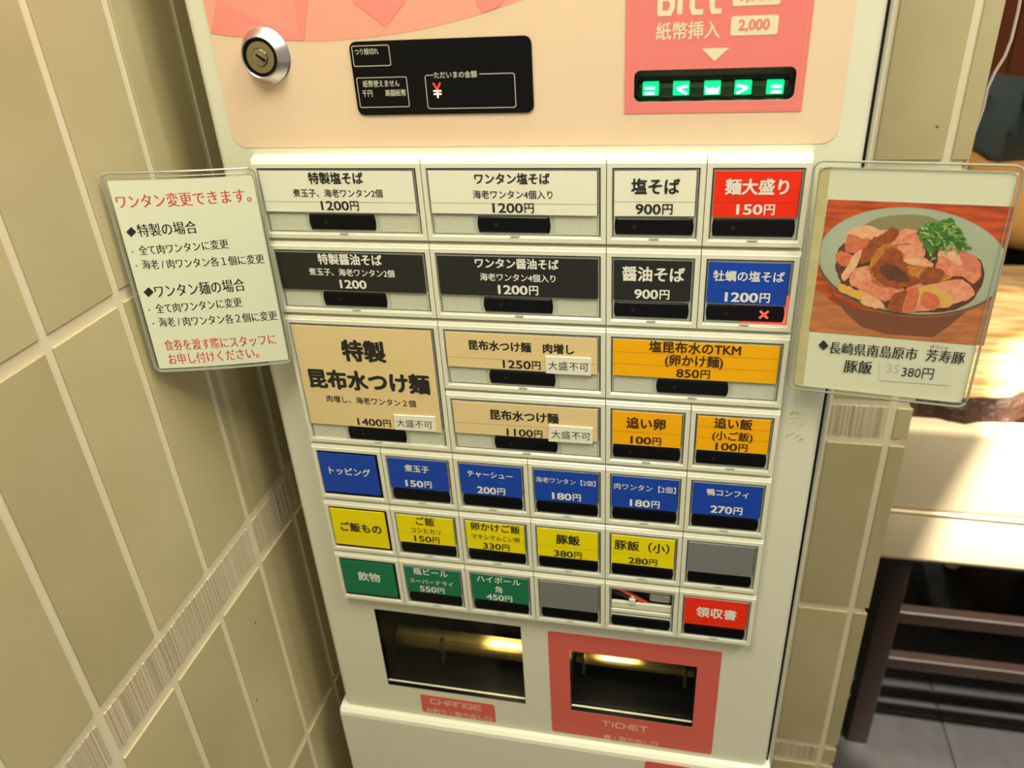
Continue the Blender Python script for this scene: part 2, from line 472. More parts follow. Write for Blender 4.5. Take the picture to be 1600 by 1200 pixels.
# display
dsp = rrect(.0747, .0298, .1818, .0706, .0042, 6)
mb = MB(); mb.poly([dsp], YP - .0012, black_gloss); mb.wall(dsp, YP - .0012, YP, black_gloss)
do = mb.done('display', tm, 'black display window with white printed boxes')
DY = YP - .0013
def pxr(x0, y0, x1, y1, x2, y2, x3, y3, Y):    # four corners -> mean rectangle
    a, b, c, d = at(x0, y0, Y), at(x1, y1, Y), at(x2, y2, Y), at(x3, y3, Y)
    return (a[0] + d[0]) / 2, (c[1] + d[1]) / 2, (b[0] + c[0]) / 2, (a[1] + b[1]) / 2
mb = MB()
dl = mat('display_line_ink', (.62, .60, .48), .5)
r1 = pxr(549, 73, 606.5, 69.5, 611, 101, 554, 105, DY); mb.line(rrect(*r1, .0009), .0004, DY, dl, True)
r2 = pxr(556.5, 122.5, 634.5, 119.5, 640, 166, 564, 168.5, DY); mb.line(rrect(*r2, .0009), .0004, DY, dl, True)
r3 = pxr(663.5, 118.5, 803, 113.5, 807, 167, 669.5, 170.5, DY)
L = rrect(*r3, .0009); xa, xb = at(677, 118, DY)[0], at(749, 115, DY)[0]
x0, z0, x1, z1 = r3
mb.line([(xa, z1), (x0 + .0009, z1), (x0, z1 - .0009), (x0, z0 + .0009), (x0 + .0009, z0), (x1 - .0009, z0), (x1, z0 + .0009), (x1, z1 - .0009), (x1 - .0009, z1), (xb, z1)], .0004, DY, dl)
for b, l, r, y in (('つり銭切れ', 554, 591, 80.5), ('紙幣使えません', 567, 624, 130.5), ('千円', 566, 582, 146), ('高額紙幣', 602, 634, 145), ('ただいまの金額', 678, 745, 116.5)):
    ptext(mb, b, l, r, y, DY, dl, off=.01, asp=1.25 if b != 'ただいまの金額' else 1.05)
mb.done('lettering', do, 'white printed boxes and lettering')
mb = MB(); red_em = mat('lit_red_led', (.9, .03, .03), .4, emit=4.0, ecol='ff2018'); red_hot = mat('lit_hot_led', (1, .3, .2), .4, emit=6.0, ecol='ff8060')
cx, cz = at(683.5, 142, DY); yy = DY - .0002
for l in ([(-.0020, .0042), (0, .0008)], [(.0020, .0042), (0, .0008)], [(0, .0008), (0, -.0036)], [(-.0021, .0), (.0021, .0)], [(-.0021, -.0017), (.0021, -.0017)]):
    mb.line([(cx + a, cz + b) for a, b in l], .0008, yy, red_hot if l[0][1] < .002 else red_em)
mb.done('yen_light', do, 'glowing red yen symbol')
# bill slot
olive = mat('olive_grey_slot_plastic', (.085, .085, .05), .5)
mb = MB(); mb.wall(hole_slot, YP, YP + .012, black_satin, inward=True); mb.poly([hole_slot], YP + .012, olive)
bs = mb.done('bill_slot', tm, 'dark bill slot with green lights')
mb = MB(); mb.box((.2405, YP + .0105, .0430), (.3205, YP + .0125, .0452), black_satin); mb.box((.2400, YP + .0085, .0396), (.3208, YP + .012, .0428), olive, .0004); mb.done('slot_mouth', bs)
gem = mat('green_indicator_glow', (.0, .6, .25), .3, emit=1.3, ecol='00d070'); gwh = mat('green_white_glow', (.6, 1, .9), .3, emit=2.4, ecol='b0ffe8')
for k, (pxc, kd) in enumerate(((1017, 'eq'), (1064.5, 'lt'), (1113, 'w'), (1161, 'gt'), (1211, 'eq'))):
    x, z = at(pxc, 138.5 - k * .7, YP + .008); h = .0044; z += .0002
    mb = MB(); mb.box((x - h, YP + .0055, z - .0036), (x + h, YP + .0100, z + .0034), gem, .0003)
    y = YP + .0052
    if kd == 'eq':
        for dz in (.0005, -.0022): mb.line([(x - .0028 + (.001 if k == 4 else 0), z + dz), (x + .0018 + (.001 if k == 4 else 0), z + dz)], .0013, y, gwh)
    elif kd == 'w': mb.poly([[(x - .0038, z + .0012), (x - .0018, z - .0003), (x, z + .0006), (x + .0018, z - .0003), (x + .0038, z + .0012), (x + .0032, z - .0030), (x - .0032, z - .0030)]], y, gwh)
    else:
        s = 1 if kd == 'lt' else -1
        mb.line([(x + s * .0030, z + .0012), (x - s * .0018, z + .0004)], .0013, y, gwh)
        mb.line([(x - s * .0018, z - .0002), (x + s * .0028, z - .0026)], .0013, y, gwh)
    mb.done('green_light', bs, 'glowing green indicator')
# coral bill sign printed above the slot
mb = MB()
sq = [(.2331, .0283), (.3272, .0283), (.3272, .20), (.2331, .20)]
mb.poly([sq, hole_slot[::-1]], FY - .0004, coral)
for l in ([(.2347, .20), (.2347, .0305), (.3254, .0305), (.3254, .20)],): mb.line(l, .00022, FY - .0005, coral_lt)
Y = FY - .0005
def stroke(mb, glyph, x, z, w_, h_, t, Y, M):
    G_ = {'C': [[(1, 1), (.2, 1), (0, .8), (0, .2), (.2, 0), (1, 0)]], 'H': [[(0, 0), (0, 1)], [(1, 0), (1, 1)], [(0, .5), (1, .5)]],
          'A': [[(0, 0), (0, .8), (.2, 1), (1, 1), (1, 0)], [(0, .42), (1, .42)]], 'N': [[(0, 0), (0, 1), (.8, 1), (1, .8), (1, 0)]],
          'G': [[(1, 1), (.2, 1), (0, .8), (0, .2), (.2, 0), (1, 0), (1, .48), (.5, .48)]], 'E': [[(1, 1), (.2, 1), (0, .8), (0, .2), (.2, 0), (1, 0)], [(0, .5), (.95, .5)]],
          'T': [[(0, 1), (1, 1)], [(.5, 1), (.5, 0)]], 'I': [[(.5, 0), (.5, 1)]], 'K': [[(0, 0), (0, 1)], [(1, 1), (1, .7), (.8, .5), (0, .5)], [(.8, .5), (1, .3), (1, 0)]],
          'B': [[(0, 0), (0, 1), (.8, 1), (1, .82), (1, .66), (.8, .52), (0, .52)], [(.8, .52), (1, .38), (1, .2), (.8, 0), (0, 0)]], 'L': [[(0, 1), (0, .2), (.2, 0), (1, 0)]]}
    for i_, l in enumerate(G_[glyph]): mb.line([(x + p * w_, z + q * h_) for p, q in l], t, Y - i_ * .00002, M)
zb = at(1075, 22, Y)[1] + .0008
for g, pl, pr in (('B', 1031, 1050), ('I', 1058, 1066), ('L', 1081, 1096), ('L', 1112, 1125)):
    a, b = x_at(pl, zb, Y), x_at(pr, zb, Y); stroke(mb, g, a, zb, b - a, .0135, .0026, Y, ivory_ink)
ptext(mb, '紙幣挿入', 1025, 1125, 47.5, Y, ivory_ink, off=.012, h=.0085)
for k in range(2):
    c = pxr(1144, 26, 1216, 22, 1216, 53, 1140, 56.5, Y); dz = k * .0140
    mb.poly([rrect(c[0], c[1] + dz, c[2], c[3] + dz, .0012)], Y, ivory_ink)
    a, b = x_at(1154, c[1] + .005, Y), x_at(1203, c[1] + .005, Y)
    text(mb, '2,000' if k == 0 else '1,000', a, b, (c[1] + c[3]) / 2 + dz, Y - .0001, coral, off=.03)
p = [at(1096, 76, Y), at(1116.5, 95.5, Y), at(1140, 74, Y)]; mb.poly([[p[0], p[1], (p[2][0], p[0][1])]], Y, ivory_ink)
mb.done('bill_sign', film_o, 'coral sign reading BILL above the slot')
# lock
lc = at(416, 87, YP)
mb = MB()
mb.lathe([(.0158, YP), (.0158, YP - .0006), (.0150, YP - .0012), (.0118, YP - .0080), (.0113, YP - .0084), (.0108, YP - .0080), (.0106, YP - .0060)], lc, chrome_b)
lk = mb.done('key_lock', tm, 'round chrome key lock', smooth=True)
mb = MB(); mb.lathe([(.0107, YP - .0070), (.0090, YP - .0070), (.0088, YP - .0040)], lc, black_gloss); mb.done('seal_ring', lk, 'black seal ring', smooth=True)
mb = MB(); mb.lathe([(.0090, YP - .0066), (.0087, YP - .0074), (.0052, YP - .0077), (.0050, YP - .0074)], lc, nickel)
mb.done('lock_face', lk, smooth=True)
mb = MB(); mb.lathe([(.0050, YP - .0074), (.0046, YP - .0086), (.0030, YP - .0092), (.0001, YP - .0094)], lc, nickel)
bm = bmesh.new(); bmesh.ops.create_cube(bm, size=1)
for v in bm.verts:
    x, y, z = v.co.x * .0014, v.co.y * .0012, v.co.z * .0062
    a = math.radians(52); v.co = Vector((lc[0] + x * math.cos(a) + z * math.sin(a) + .0012, YP - .0091 + y, lc[1] - x * math.sin(a) * -1 - z * math.cos(a) * 1 if False else lc[1] + x * math.sin(a) - z * math.cos(a)))
mb.add(bm, black_gloss); mb.done('key_barrel', lk, smooth=True)

# ---- change outlet
def outlet(loop, name, lab, band):
    x0, x1 = min(p[0] for p in loop), max(p[0] for p in loop); z0, z1 = min(p[1] for p in loop), max(p[1] for p in loop)
    mb = MB(); mb.wall(loop, YP, YP + .06, black_satin, inward=True); mb.poly([loop], YP + .06, black_satin)
    o = mb.done(name, tm, lab)
    mb = MB()                                   # metal scoop behind the flap
    n = 10; yb = YP + .026
    for i in range(n):
        def P(t):
            return yb + .012 * (1 - math.sin(math.pi * t)), band[1] + (band[0] - band[1]) * t
        (ya, za), (yc, zc) = P(i / n), P((i + 1) / n)
        mb.face([(x0 + .001, ya, za), (x0 + .001, yc, zc), (x1 - .001, yc, zc), (x1 - .001, ya, za)], brass)
    mb.done('metal_scoop', o, 'brass coloured metal scoop')
    for xs in (x0 + .008, x1 - .008) if 'ticket' in name else (x0 + .048,):
        mb = MB(); mb.box((xs - .0012, yb - .004, band[1] - .001), (xs + .0012, yb + .003, band[0] + .001), brass, .0004); mb.done('guide_rib', o)
    mb = MB(); mb.box((x0 + .0008, YP + .0035, z0 + .0045), (x1 - .0008, YP + .0050, z1 - .0005), smoke, .0003); fl_ = mb.done('flap', o, 'smoked clear flap')
    mb = MB(); mb.box((x0 + .0006, YP + .0005, z0 + .0050), (x1 - .0006, YP + .0022, z0 + .0055), creamA, .0001); mb.done('flap_lip', fl_, 'pale bright lip')
    l = bpy.data.lights.new('added_scoop_light', 'AREA'); l.energy = .045; l.color = (1, .82, .42); l.size = .03; l.shape = 'RECTANGLE'; l.size_y = .008  # added light inside the outlet, brightens the scoop into a gold band
    lo = bpy.data.objects.new('added_scoop_light', l); COL.objects.link(lo); fx = .78 if 'change' in name else .35
    lo.location = (x0 + (x1 - x0) * fx, YP + .018, band[0] + .016 + Z0); lo.rotation_euler = (math.radians(25), 0, 0)
    return o


outlet(hole_chg, 'change_outlet', 'wide dark change outlet', (-.4420, -.4680))
outlet(hole_tk, 'ticket_outlet', 'dark ticket outlet framed in coral', (-.4380, -.4580))
# coral ticket frame and change label
mb = MB(); fr = rrect(.1757, -.5120, .3163, -.3852, .0022)
mb.poly([fr, hole_tk[::-1]], YP - .0003, coral_deep); mb.wall(fr, YP - .0003, YP, coral_deep)
to = mb.done('ticket_frame', tm, 'coral frame reading TICKET')
Y = YP - .0004; mb = MB()
zt = at(985, 1144, Y)[1]
xs = [x_at(p, zt, Y) for p in (948, 962, 968, 981, 985, 999, 1008, 1023)]
x = .2214; wl_ = .0052
for g, wd in (('T', .0062), ('I', .002), ('C', .0052), ('K', .0054), ('E', .0050), ('T', .0062)):
    stroke(mb, g, x, -.4943, wd, .0062, .00125, Y, ivory_ink if 0 else pale_pink_ink); x += wd + .0018
ptext(mb, '券・取り出し口', 943, 1027, 1157, Y, pale_pink_ink, off=.02, asp=1.0)
mb.done('lettering', to, 'pale lettering')
lb = rrect(.0523, -.5120, .1232, -.4878, .0022); mb = MB(); mb.poly([lb], YP - .0003, coral_deep); mb.wall(lb, YP - .0003, YP, coral_deep)
ch = mb.done('change_label', tm, 'coral label reading CHANGE')
mb = MB(); x = .0620
for g in 'CHANGE': stroke(mb, g, x, -.4980, .0064, .0064, .0012, Y, pale_pink_ink); x += .0083
ptext(mb, 'お釣り・取り出し口', 666, 768, 1116.5, Y, pale_pink_ink, off=.02, asp=1.0)
mb.done('lettering', ch, 'pale lettering')
mb = MB(); lb = rrect(.2600, -.545, .3000, -.5245, .0022); mb.poly([lb], YP - .0072, coral_deep); mb.wall(lb, YP - .0072, YP - .0068, coral_deep); mb.done('lower_label', tm, 'coral label on the lower door')
# yellow smudge and scuffs on the right margin
yel = mat('yellow_crayon', (.66, .66, .25), .8); mb = MB(); rnd = random.Random(3)
for k in range(26):
    px, py = 1226 + rnd.random() * 26, 645 + rnd.random() * 44; a = at(px, py, YP - .0002); b = at(px + rnd.uniform(3, 8), py - rnd.uniform(1, 5), YP - .0002)
    mb.line([a, b], .0004, YP - .0002, yel)
mb.done('crayon_mark', tm, 'faint yellow crayon marks')
mb = MB(); scr = mat('scuff_white', (.85, .83, .7), .6)
for k in range(60):
    x, z = rnd.uniform(.16, .34), rnd.uniform(-.512, -.47)
    if .19 < x < .301 and z > -.484: continue
    mb.poly([[(x + .0005 * rnd.uniform(.3, 1) * math.cos(t), z + .0005 * rnd.uniform(.3, 1) * math.sin(t)) for t in (0, 1.2, 2.5, 3.7, 5)]], YP - .0006, scr)
for k in range(40):
    x, z = rnd.uniform(.02, .34), rnd.uniform(-.55, -.525)
    mb.poly([[(x + .0006 * rnd.uniform(.3, 1) * math.cos(t), z + .0005 * rnd.uniform(.3, 1) * math.sin(t)) for t in (0, 1.2, 2.5, 3.7, 5)]], YP - .0072, scr)
mb.done('scuffs', tm, 'tiny pale chips and scuffs', kind='stuff')

# ------------------------------------------------------------------ menu buttons
P, H = .056, .0535
cards = {'white': paper, 'black': black_print, 'red': mat('red_label', (.86, .030, .008), .4, spec=.25), 'blue': mat('blue_label', (.010, .060, .43), .4, spec=.25),
         'tan': mat('tan_label', (.78, .60, .30), .45, spec=.25), 'orange': mat('orange_label', (.93, .44, .003), .4, spec=.2),
         'yellow': mat('yellow_label', (.84, .70, .002), .4, spec=.2), 'green': mat('green_label', (.008, .17, .075), .4, spec=.3),
         'grey': mat('grey_mirror_plastic', (.40, .41, .40), .3, .6, coat=.3), 'open': None}
linecol = {'white': grey_line, 'red': mat('red_cut', (.5, .03, .01), .5), 'tan': mat('tan_cut', (.45, .32, .12), .6), 'orange': mat('orange_cut', (.5, .2, .01), .6), 'yellow': mat('yellow_cut', (.5, .4, .02), .6), 'blue': mat('blue_cut', (.012, .045, .27), .6)}
W, K = 'w', 'k'
B = [
 (0, 0, 2, 1, 'white', (-.0212,), 'white button for special salt noodles, 1200 yen', [('特製塩そば', 481.3, 567.1, 278.4, .03), ('煮玉子、海老ワンタン2個', 457.8, 597.5, 301.8, .012), ('1200円', 501.5, 560.4, 322.4, .02)]),
 (0, 2, 2, 1, 'white', (-.0212,), 'white button for wonton salt noodles, 1200 yen', [('ワンタン塩そば', 741, 859, 279, .03), ('海老ワンタン4個入り', 738.7, 863.2, 304, .012), ('1200円', 769.4, 834, 326.2, .02)]),
 (0, 4, 1, 1, 'white', (-.0195,), 'white button for salt noodles, 900 yen', [('塩そば', 986, 1062.5, 291, .03), ('900円', 993, 1051, 328, .025)]),
 (0, 5, 1, 1, 'red', (-.0195,), 'red button for large noodle serving, 150 yen', [('麺大盛り', 1133, 1233, 292, .03), ('150円', 1150.5, 1210.5, 328.7, .025)]),
 (1, 0, 2, 1, 'black', (), 'black button for special soy noodles, 1200', [('特製醤油そば', 496.2, 596.6, 405.7, .03), ('煮玉子、海老ワンタン2個', 482.7, 616.2, 426, .018), ('1200', 531, 572.7, 445.3, .03)]),
 (1, 2, 2, 1, 'black', (), 'black button for wonton soy noodles, 1200 yen', [('ワンタン醤油そば', 741.9, 873, 412.3, .03), ('海老ワンタン4個入り', 749.8, 867.9, 434, .018), ('1200円', 778, 841, 454.2, .03)]),
 (1, 4, 1, 1, 'black', (), 'black button for soy noodles, 900 yen', [('醤油そば', 972, 1070, 428.7, .03), ('900円', 991, 1046, 461, .03)]),
 (1, 5, 1, 1, 'blue', (-.0195,), 'blue button for oyster noodles, sold out, lit red', [('牡蠣の塩そば', 1114.5, 1226, 432, .02), ('1200円', 1132.5, 1203, 466, .03)]),
 (2, 0, 2, 2, 'tan', (), 'large tan button for special kelp water noodles, 1400 yen', [('特製', 533.4, 602.2, 549, .045), ('昆布水つけ麺', 481.9, 671.6, 596, .045), ('肉増し、海老ワンタン２個', 510, 649.7, 626.8, .012), ('1400円', 558.4, 610.7, 661, .02)]),
 (2, 2, 2, 1, 'tan', (-.0205,), 'tan button for kelp water noodles with extra meat, 1250 yen', [('昆布水つけ麺　肉増し', 732, 897, 542.5, .03), ('1250円', 785.6, 844.7, 571, .02)]),
 (2, 4, 2, 1, 'orange', (-.0105, -.0190), 'wide orange button for egg noodles, 850 yen', [('塩昆布水のTKM', 1014, 1158, 544.4, .025), ('(卵かけ麺)', 1039, 1130, 565.6, .025), ('850円', 1056.6, 1109.4, 585, .02)]),
 (3, 2, 2, 1, 'tan', (-.0190,), 'tan button for plain kelp water noodles, 1100 yen', [('昆布水つけ麺', 765.6, 872.8, 650.9, .03), ('1100円', 791.6, 847.5, 677.5, .02)]),
 (3, 4, 1, 1, 'orange', (-.0175,), 'orange button for extra egg, 100 yen', [('追い卵', 978.6, 1040, 662, .03), ('100円', 985, 1033, 689.4, .025)]),
 (3, 5, 1, 1, 'orange', (-.0095, -.0180), 'orange button for extra rice, 100 yen', [('追い飯', 1116, 1176, 662.4, .025), ('(小ご飯)', 1113, 1176, 683, .02), ('100円', 1118, 1168, 699.6, .02)]),
 (4, 0, 1, 0, 'blue', (), 'blue heading plate for toppings', [('トッピング', 514, 578.8, 737, .02)]),
 (4, 1, 1, 1, 'blue', (-.0180,), 'blue button for boiled egg, 150 yen', [('煮玉子', 632, 670, 732.6, .02), ('150円', 633.6, 674.5, 757, .03)]),
 (4, 2, 1, 1, 'blue', (-.0180,), 'blue button for roast pork, 200 yen', [('チャーシュー', 730, 800.8, 742.6, .02), ('200円', 745.5, 789.4, 767.6, .03)]),
 (4, 3, 1, 1, 'blue', (-.0180,), 'blue button for prawn wontons, 180 yen', [('海老ワンタン【2個】', 837, 930.6, 752.5, .005), ('180円', 862.6, 907.5, 777, .03)]),
 (4, 4, 1, 1, 'blue', (-.0180,), 'blue button for pork wontons, 180 yen', [('肉ワンタン【2個】', 959.7, 1056, 763, .005), ('180円', 984, 1030.7, 788, .03)]),
 (4, 5, 1, 1, 'blue', (-.0180,), 'blue button for duck confit, 270 yen', [('鴨コンフィ', 1104.6, 1170, 771, .02), ('270円', 1110, 1160, 798, .03)]),
 (5, 0, 1, 0, 'yellow', (-.0300,), 'yellow heading plate for rice dishes', [('ご飯もの', 531.7, 596, 825, .03)]),
 (5, 1, 1, 1, 'yellow', (-.0185,), 'yellow button for rice, 150 yen', [('ご飯', 649.3, 678.6, 815, .02), ('コシヒカリ', 642.5, 688, 829.7, .01), ('150円', 647.4, 686.7, 843.5, .02)]),
 (5, 2, 1, 1, 'yellow', (-.0185,), 'yellow button for egg on rice, 330 yen', [('卵かけご飯', 735, 812.7, 825, .02), ('マキシマムこい卵', 737, 812, 840.7, .01), ('330円', 754.7, 796, 855, .02)]),
 (5, 3, 1, 1, 'yellow', (-.0185,), 'yellow button for pork rice, 380 yen', [('豚飯', 868.7, 906, 843.7, .03), ('380円', 865.7, 909, 866.7, .02)]),
 (5, 4, 1, 1, 'yellow', (-.0185,), 'yellow button for small pork rice, 280 yen', [('豚飯（小）', 960, 1046, 854.5, .02), ('280円', 982, 1026.7, 878, .02)]),
 (5, 5, 1, 1, 'grey', (), 'blank grey button', []),
 (6, 0, 1, 0, 'green', (), 'green heading plate for drinks', [('飲物', 559, 593.8, 901.5, .02)]),
 (6, 1, 1, 1, 'green', (), 'green button for bottled beer, 550 yen', [('瓶ビール', 645.6, 699.6, 894.7, .015), ('スーパードライ', 640, 708, 910, .005), ('550円', 656, 694.6, 922, .02)]),
 (6, 2, 1, 1, 'green', (), 'green button for highball, 450 yen', [('ハイボール', 744.6, 813.4, 907, .015), ('角', 773.4, 784.6, 921.3, .015), ('450円', 760, 800.4, 934.8, .02)]),
 (6, 3, 1, 1, 'grey', (), 'blank grey button in the bottom row', []),
 (6, 4, 1, 1, 'open', (), 'button without a card, wires visible behind', []),
 (6, 5, 1, 1, 'red', (), 'red receipt button', [('領収書', 1087.5, 1151, 958.7, .03)]),
]
red_glow = mat('red_backlit_plastic', (.9, .12, .08), .3, emit=.55, ecol='ff3020')
for (r, c, wu, hu, kind, cuts, lab, lines) in B:
    x0, x1 = c * P, (c + wu) * P; zt = -r * H
    header = hu == 0; tall = hu == 2
    zb = zt - .0428 - (H if tall else 0); zf = zt - .0458 - (H if tall else 0)
    gp = .00022; m_ = .0031
    fx0, fx1, ft = x0 + gp, x1 - gp, zt + .0030
    mb = MB()
    fo = [(fx0, zf), (fx1, zf), (fx1, ft), (fx0, ft)]
    op = [(x0 + m_, zb), (x1 - m_, zb), (x1 - m_, zt), (x0 + m_, zt)]
    op2 = [(x0 + m_ + .0005, zb + .0012), (x1 - m_ - .0005, zb + .0012), (x1 - m_ - .0005, zt - .0003), (x0 + m_ + .0005, zt - .0003)]
    def ring(A, ya, Bq, yb, M):
        for i in range(4):
            j = (i + 1) % 4
            mb.face([(A[i][0], ya, A[i][1]), (A[j][0], ya, A[j][1]), (Bq[j][0], yb, Bq[j][1]), (Bq[i][0], yb, Bq[i][1])], M)
    e = .0004
    fi = [(fx0 + e, zf + e), (fx1 - e, zf + e), (fx1 - e, ft - e), (fx0 + e, ft - e)]
    ring(fi, 0, op, 0, creamA); ring(fo, e, fi, 0, creamA); ring(op, 0, op2, .0012, creamA); ring(op2, .0012, op2, .0060, dark_gap)
    # sides, bottom and the rounded ledge on top
    pts = [(e, ft)] + [(YP - (YP - e) * math.cos(math.radians(t)) , ft + .0040 * math.sin(math.radians(t))) for t in (20, 40, 60, 78, 90)]
    for (ya, za), (yb, zb2) in zip(pts[:-1], pts[1:]): mb.face([(fx0, ya, za), (fx1, ya, za), (fx1, yb, zb2), (fx0, yb, zb2)], creamA)
    for x, s in ((fx0, 1), (fx1, -1)):
        L = [(x, YP, zf), (x, e, zf)] + [(x, y, z) for y, z in pts]
        mb.face(L if s < 0 else L[::-1], creamA)
    mb.face([(fx0, YP, zf), (fx1, YP, zf), (fx1, e, zf), (fx0, e, zf)], creamA)
    if kind != 'open': mb.poly([op2], .0060, dark_gap)
    nm = 'heading_plate' if header else 'menu_button'
    b = mb.done(nm, tm, lab, smooth=True)
    cx0, cx1 = x0 + .0047, x1 - .0054
    czt = zt - .0018
    czb = (zt - .0382) if header else (zt - (.0279 if r < 4 else .0287) - (H + .0012 if tall else 0))
    if header: cx1 = x1 - .0052
    barz1, barz0 = zt - (.0295 if r < 4 else .0302), zt - (.0398 if r < 4 else .0404)
    if tall: barz1, barz0 = zt - .0838, zt - .0945
    bx0, bx1 = (x0 + .0327, x0 + .0783) if wu == 2 else (x0 + .0047, x0 + .0507)
    jit = random.Random(r * 10 + c).uniform(-.0003, .0003)
    if kind not in ('open',):
        M = cards[kind]; mb = MB()
        cz0 = czb if kind != 'grey' else zt - .0290
        d = jit if kind != 'grey' else 0
        # slightly tilted card
        q = [(cx0, cz0 + d), (cx1, cz0 - d), (cx1, czt - d * .6), (cx0, czt + d * .6)]
        mb.poly([q], -.0003, M); mb.wall(q, -.0003, .0003, M)
        for cc in cuts: mb.line([(cx0 + .0002, zt + cc + d * .5), (cx1 - .0002, zt + cc - d * .5)], .00022, -.0004, linecol[kind])
        mb.done('label_card', b)
    if lines:
        mb = MB(); tM = ink if kind in ('white', 'tan', 'orange', 'yellow') else white_ink
        if kind == 'orange': tM = mat('brown_ink', (.05, .015, .004), .5)
        for body, l, rr, y, off in lines:
            (price if body[0].isdigit() else ptext)(mb, body, l, rr, y, -.0005, tM, off=off) if body[0].isdigit() else ptext(mb, body, l, rr, y, -.0005, tM, off=off, asp=1.06)
        mb.done('lettering', b)
    if not header:
        # clear lower lip with the light box behind the bar
        lipM = red_glow if (r, c) == (1, 5) else clear_lip
        mb = MB(); mb.box((x0 + m_ + .0012, .0015, zb + .0014), (x1 - m_ - .0012, .0055, (barz1 + .0010)), clear_lip if (r, c) != (1, 5) else clear_lip, .0004)
        if (r, c) == (1, 5):
            mb.box((x0 + .026, .0010, zb + .0014), (x1 - m_ - .0008, .0030, zb + .0030), red_glow, .0003)
            mb.box((x1 - .0052, .0010, zb + .0014), (x1 - m_ - .0008, .0030, zb + .020), red_glow, .0003)
            mb.box((x0 + .022, .0010, zt - .0284), (x1 - .012, .0020, zt - .0279), red_glow)
        mb.done('light_box', b, 'clear grey plastic')
        mb = MB()                               # raised clear rim of the flap
        ex0, ex1, ez0, ez1 = x0 + m_ + .0010, x1 - m_ - .0010, zb + .0006, zt - .0010
        for a_, b_ in (((ex0, ez0), (ex1, ez0 + .0011)), ((ex0, ez0), (ex0 + .0009, ez1)), ((ex1 - .0009, ez0), (ex1, ez1)), ((ex0, ez1 - .0007), (ex1, ez1))):
            mb.box((a_[0], -.0002, a_[1]), (b_[0], .0016, b_[1]), clear_thin)
        rj = random.Random(r * 7 + c)
        for k in range(7):                      # dark catches seen through the clear rim
            zz = ez1 - .002 - k * (.0035 if not tall else .011); hh = rj.uniform(.0007, .002)
            for xx in (ex0 + .0002, ex1 - .0010):
                if rj.random() < .6: mb.box((xx, .0018, zz - hh), (xx + .0008, .0026, zz), black_satin)
        cxm = (ex0 + ex1) / 2
        mb.box((cxm - .0028, -.0004, ez0 + .0001), (cxm + .0028, .0004, ez0 + .0009), clear_lip)
        mb.done('clear_rim', b, 'clear plastic rim')
        if wu == 2:
            mb = MB()
            dz1, dz0 = barz1 - .0002, barz0 - .0012
            mb.box((x0 + .0048, .0012, dz0), (x0 + .0305, .0030, dz1), frost, .0005); mb.done('diffuser', b, 'granular frosted plastic')
            mb = MB(); mb.box((x0 + .0805, .0012, dz0), (x1 - .0055, .0030, dz1), frost, .0005)
            mb.done('diffuser', b, 'granular frosted plastic')
        mb = MB()                               # black push bar with bowed ends
        cz = (barz1 + barz0) / 2; hz = (barz1 - barz0) / 2; loop = []
        for s in (1, -1):
            for k in range(9):
                t = -1 + 2 * k / 8; xe = .0009 * (1 - t * t)
                loop.append(((bx1 - .0010 + xe) if s > 0 else (bx0 + .0010 - xe), cz + s * t * hz))
        ins = [((x - (bx0 + bx1) / 2) * (1 - .001 / ((bx1 - bx0) / 2)) + (bx0 + bx1) / 2, (z - cz) * (1 - .0008 / hz) + cz) for x, z in loop]
        mb.poly([ins], .0004, black_gloss); n = len(loop)
        for i in range(n):
            j = (i + 1) % n
            mb.face([(loop[i][0], .0010, loop[i][1]), (loop[j][0], .0010, loop[j][1]), (ins[j][0], .0004, ins[j][1]), (ins[i][0], .0004, ins[i][1])], black_gloss)
        mb.wall(loop, .0010, .005, black_gloss)
        cxo = bx0 + (bx1 - bx0) * .26
        dim = mat('unlit_indicator', (.014, .006, .004), .4)
        if r < 4: mb.poly([[(cxo + .0013 * math.cos(t * .7), cz + .0013 * math.sin(t * .7)) for t in range(9)]], .0003, dim)
        if (r, c) == (1, 5):
            cxx = at(1193.7, 491, 0)[0]; led = mat('lit_cross', (1, .15, .1), .4, emit=1.3, ecol='ff3a2c')
            for s in (1, -1): mb.line([(cxx - .0021, cz - s * .0021), (cxx + .0021, cz + s * .0021)], .0013, .0002, led)
        mb.done('push_bar', b, 'black push bar')
    if kind == 'open':
        mb = MB(); cav = [(x0 + .0036, zt - .030), (x1 - .0036, zt - .030), (x1 - .0036, zt - .0003), (x0 + .0036, zt - .0003)]
        bk = mat('black_interior', (.012, .012, .02), .4)
        mb.wall(cav, .006, .0075, bk, inward=True); mb.poly([cav], .0075, bk); mb.done('cavity', b, 'dark cavity')
        wr = mat('red_wire', (.5, .03, .01), .4); wo = mat('orange_wire', (.75, .25, .08), .4)
        for M, pa, pb, s in ((wr, (x0 + .005, -.003), (x0 + .029, -.0165), .0011), (wo, (x0 + .007, -.003), (x0 + .031, -.0165), .0007), (wr, (x0 + .011, -.004), (x0 + .034, -.0170), .0007), (bk, (x0 + .004, -.006), (x0 + .024, -.0170), .0011)):
            mb = MB(); mb.tube([(pa[0] + (pb[0] - pa[0]) * t, .0045 - .001 * math.sin(3 * t), zt + pa[1] + (pb[1] - pa[1]) * t + .001 * math.sin(3 * t)) for t in [i / 8 for i in range(9)]], s, M); mb.done('wire', b, 'coloured wire', smooth=True)
        mb = MB(); mb.box((x0 + .0045, .0022, zt - .0232), (x1 - .0050, .005, zt - .0165), creamA, .0006); mb.box((x0 + .0045, .0015, zt - .0278), (x1 - .0050, .005, zt - .0240), creamA, .0005)
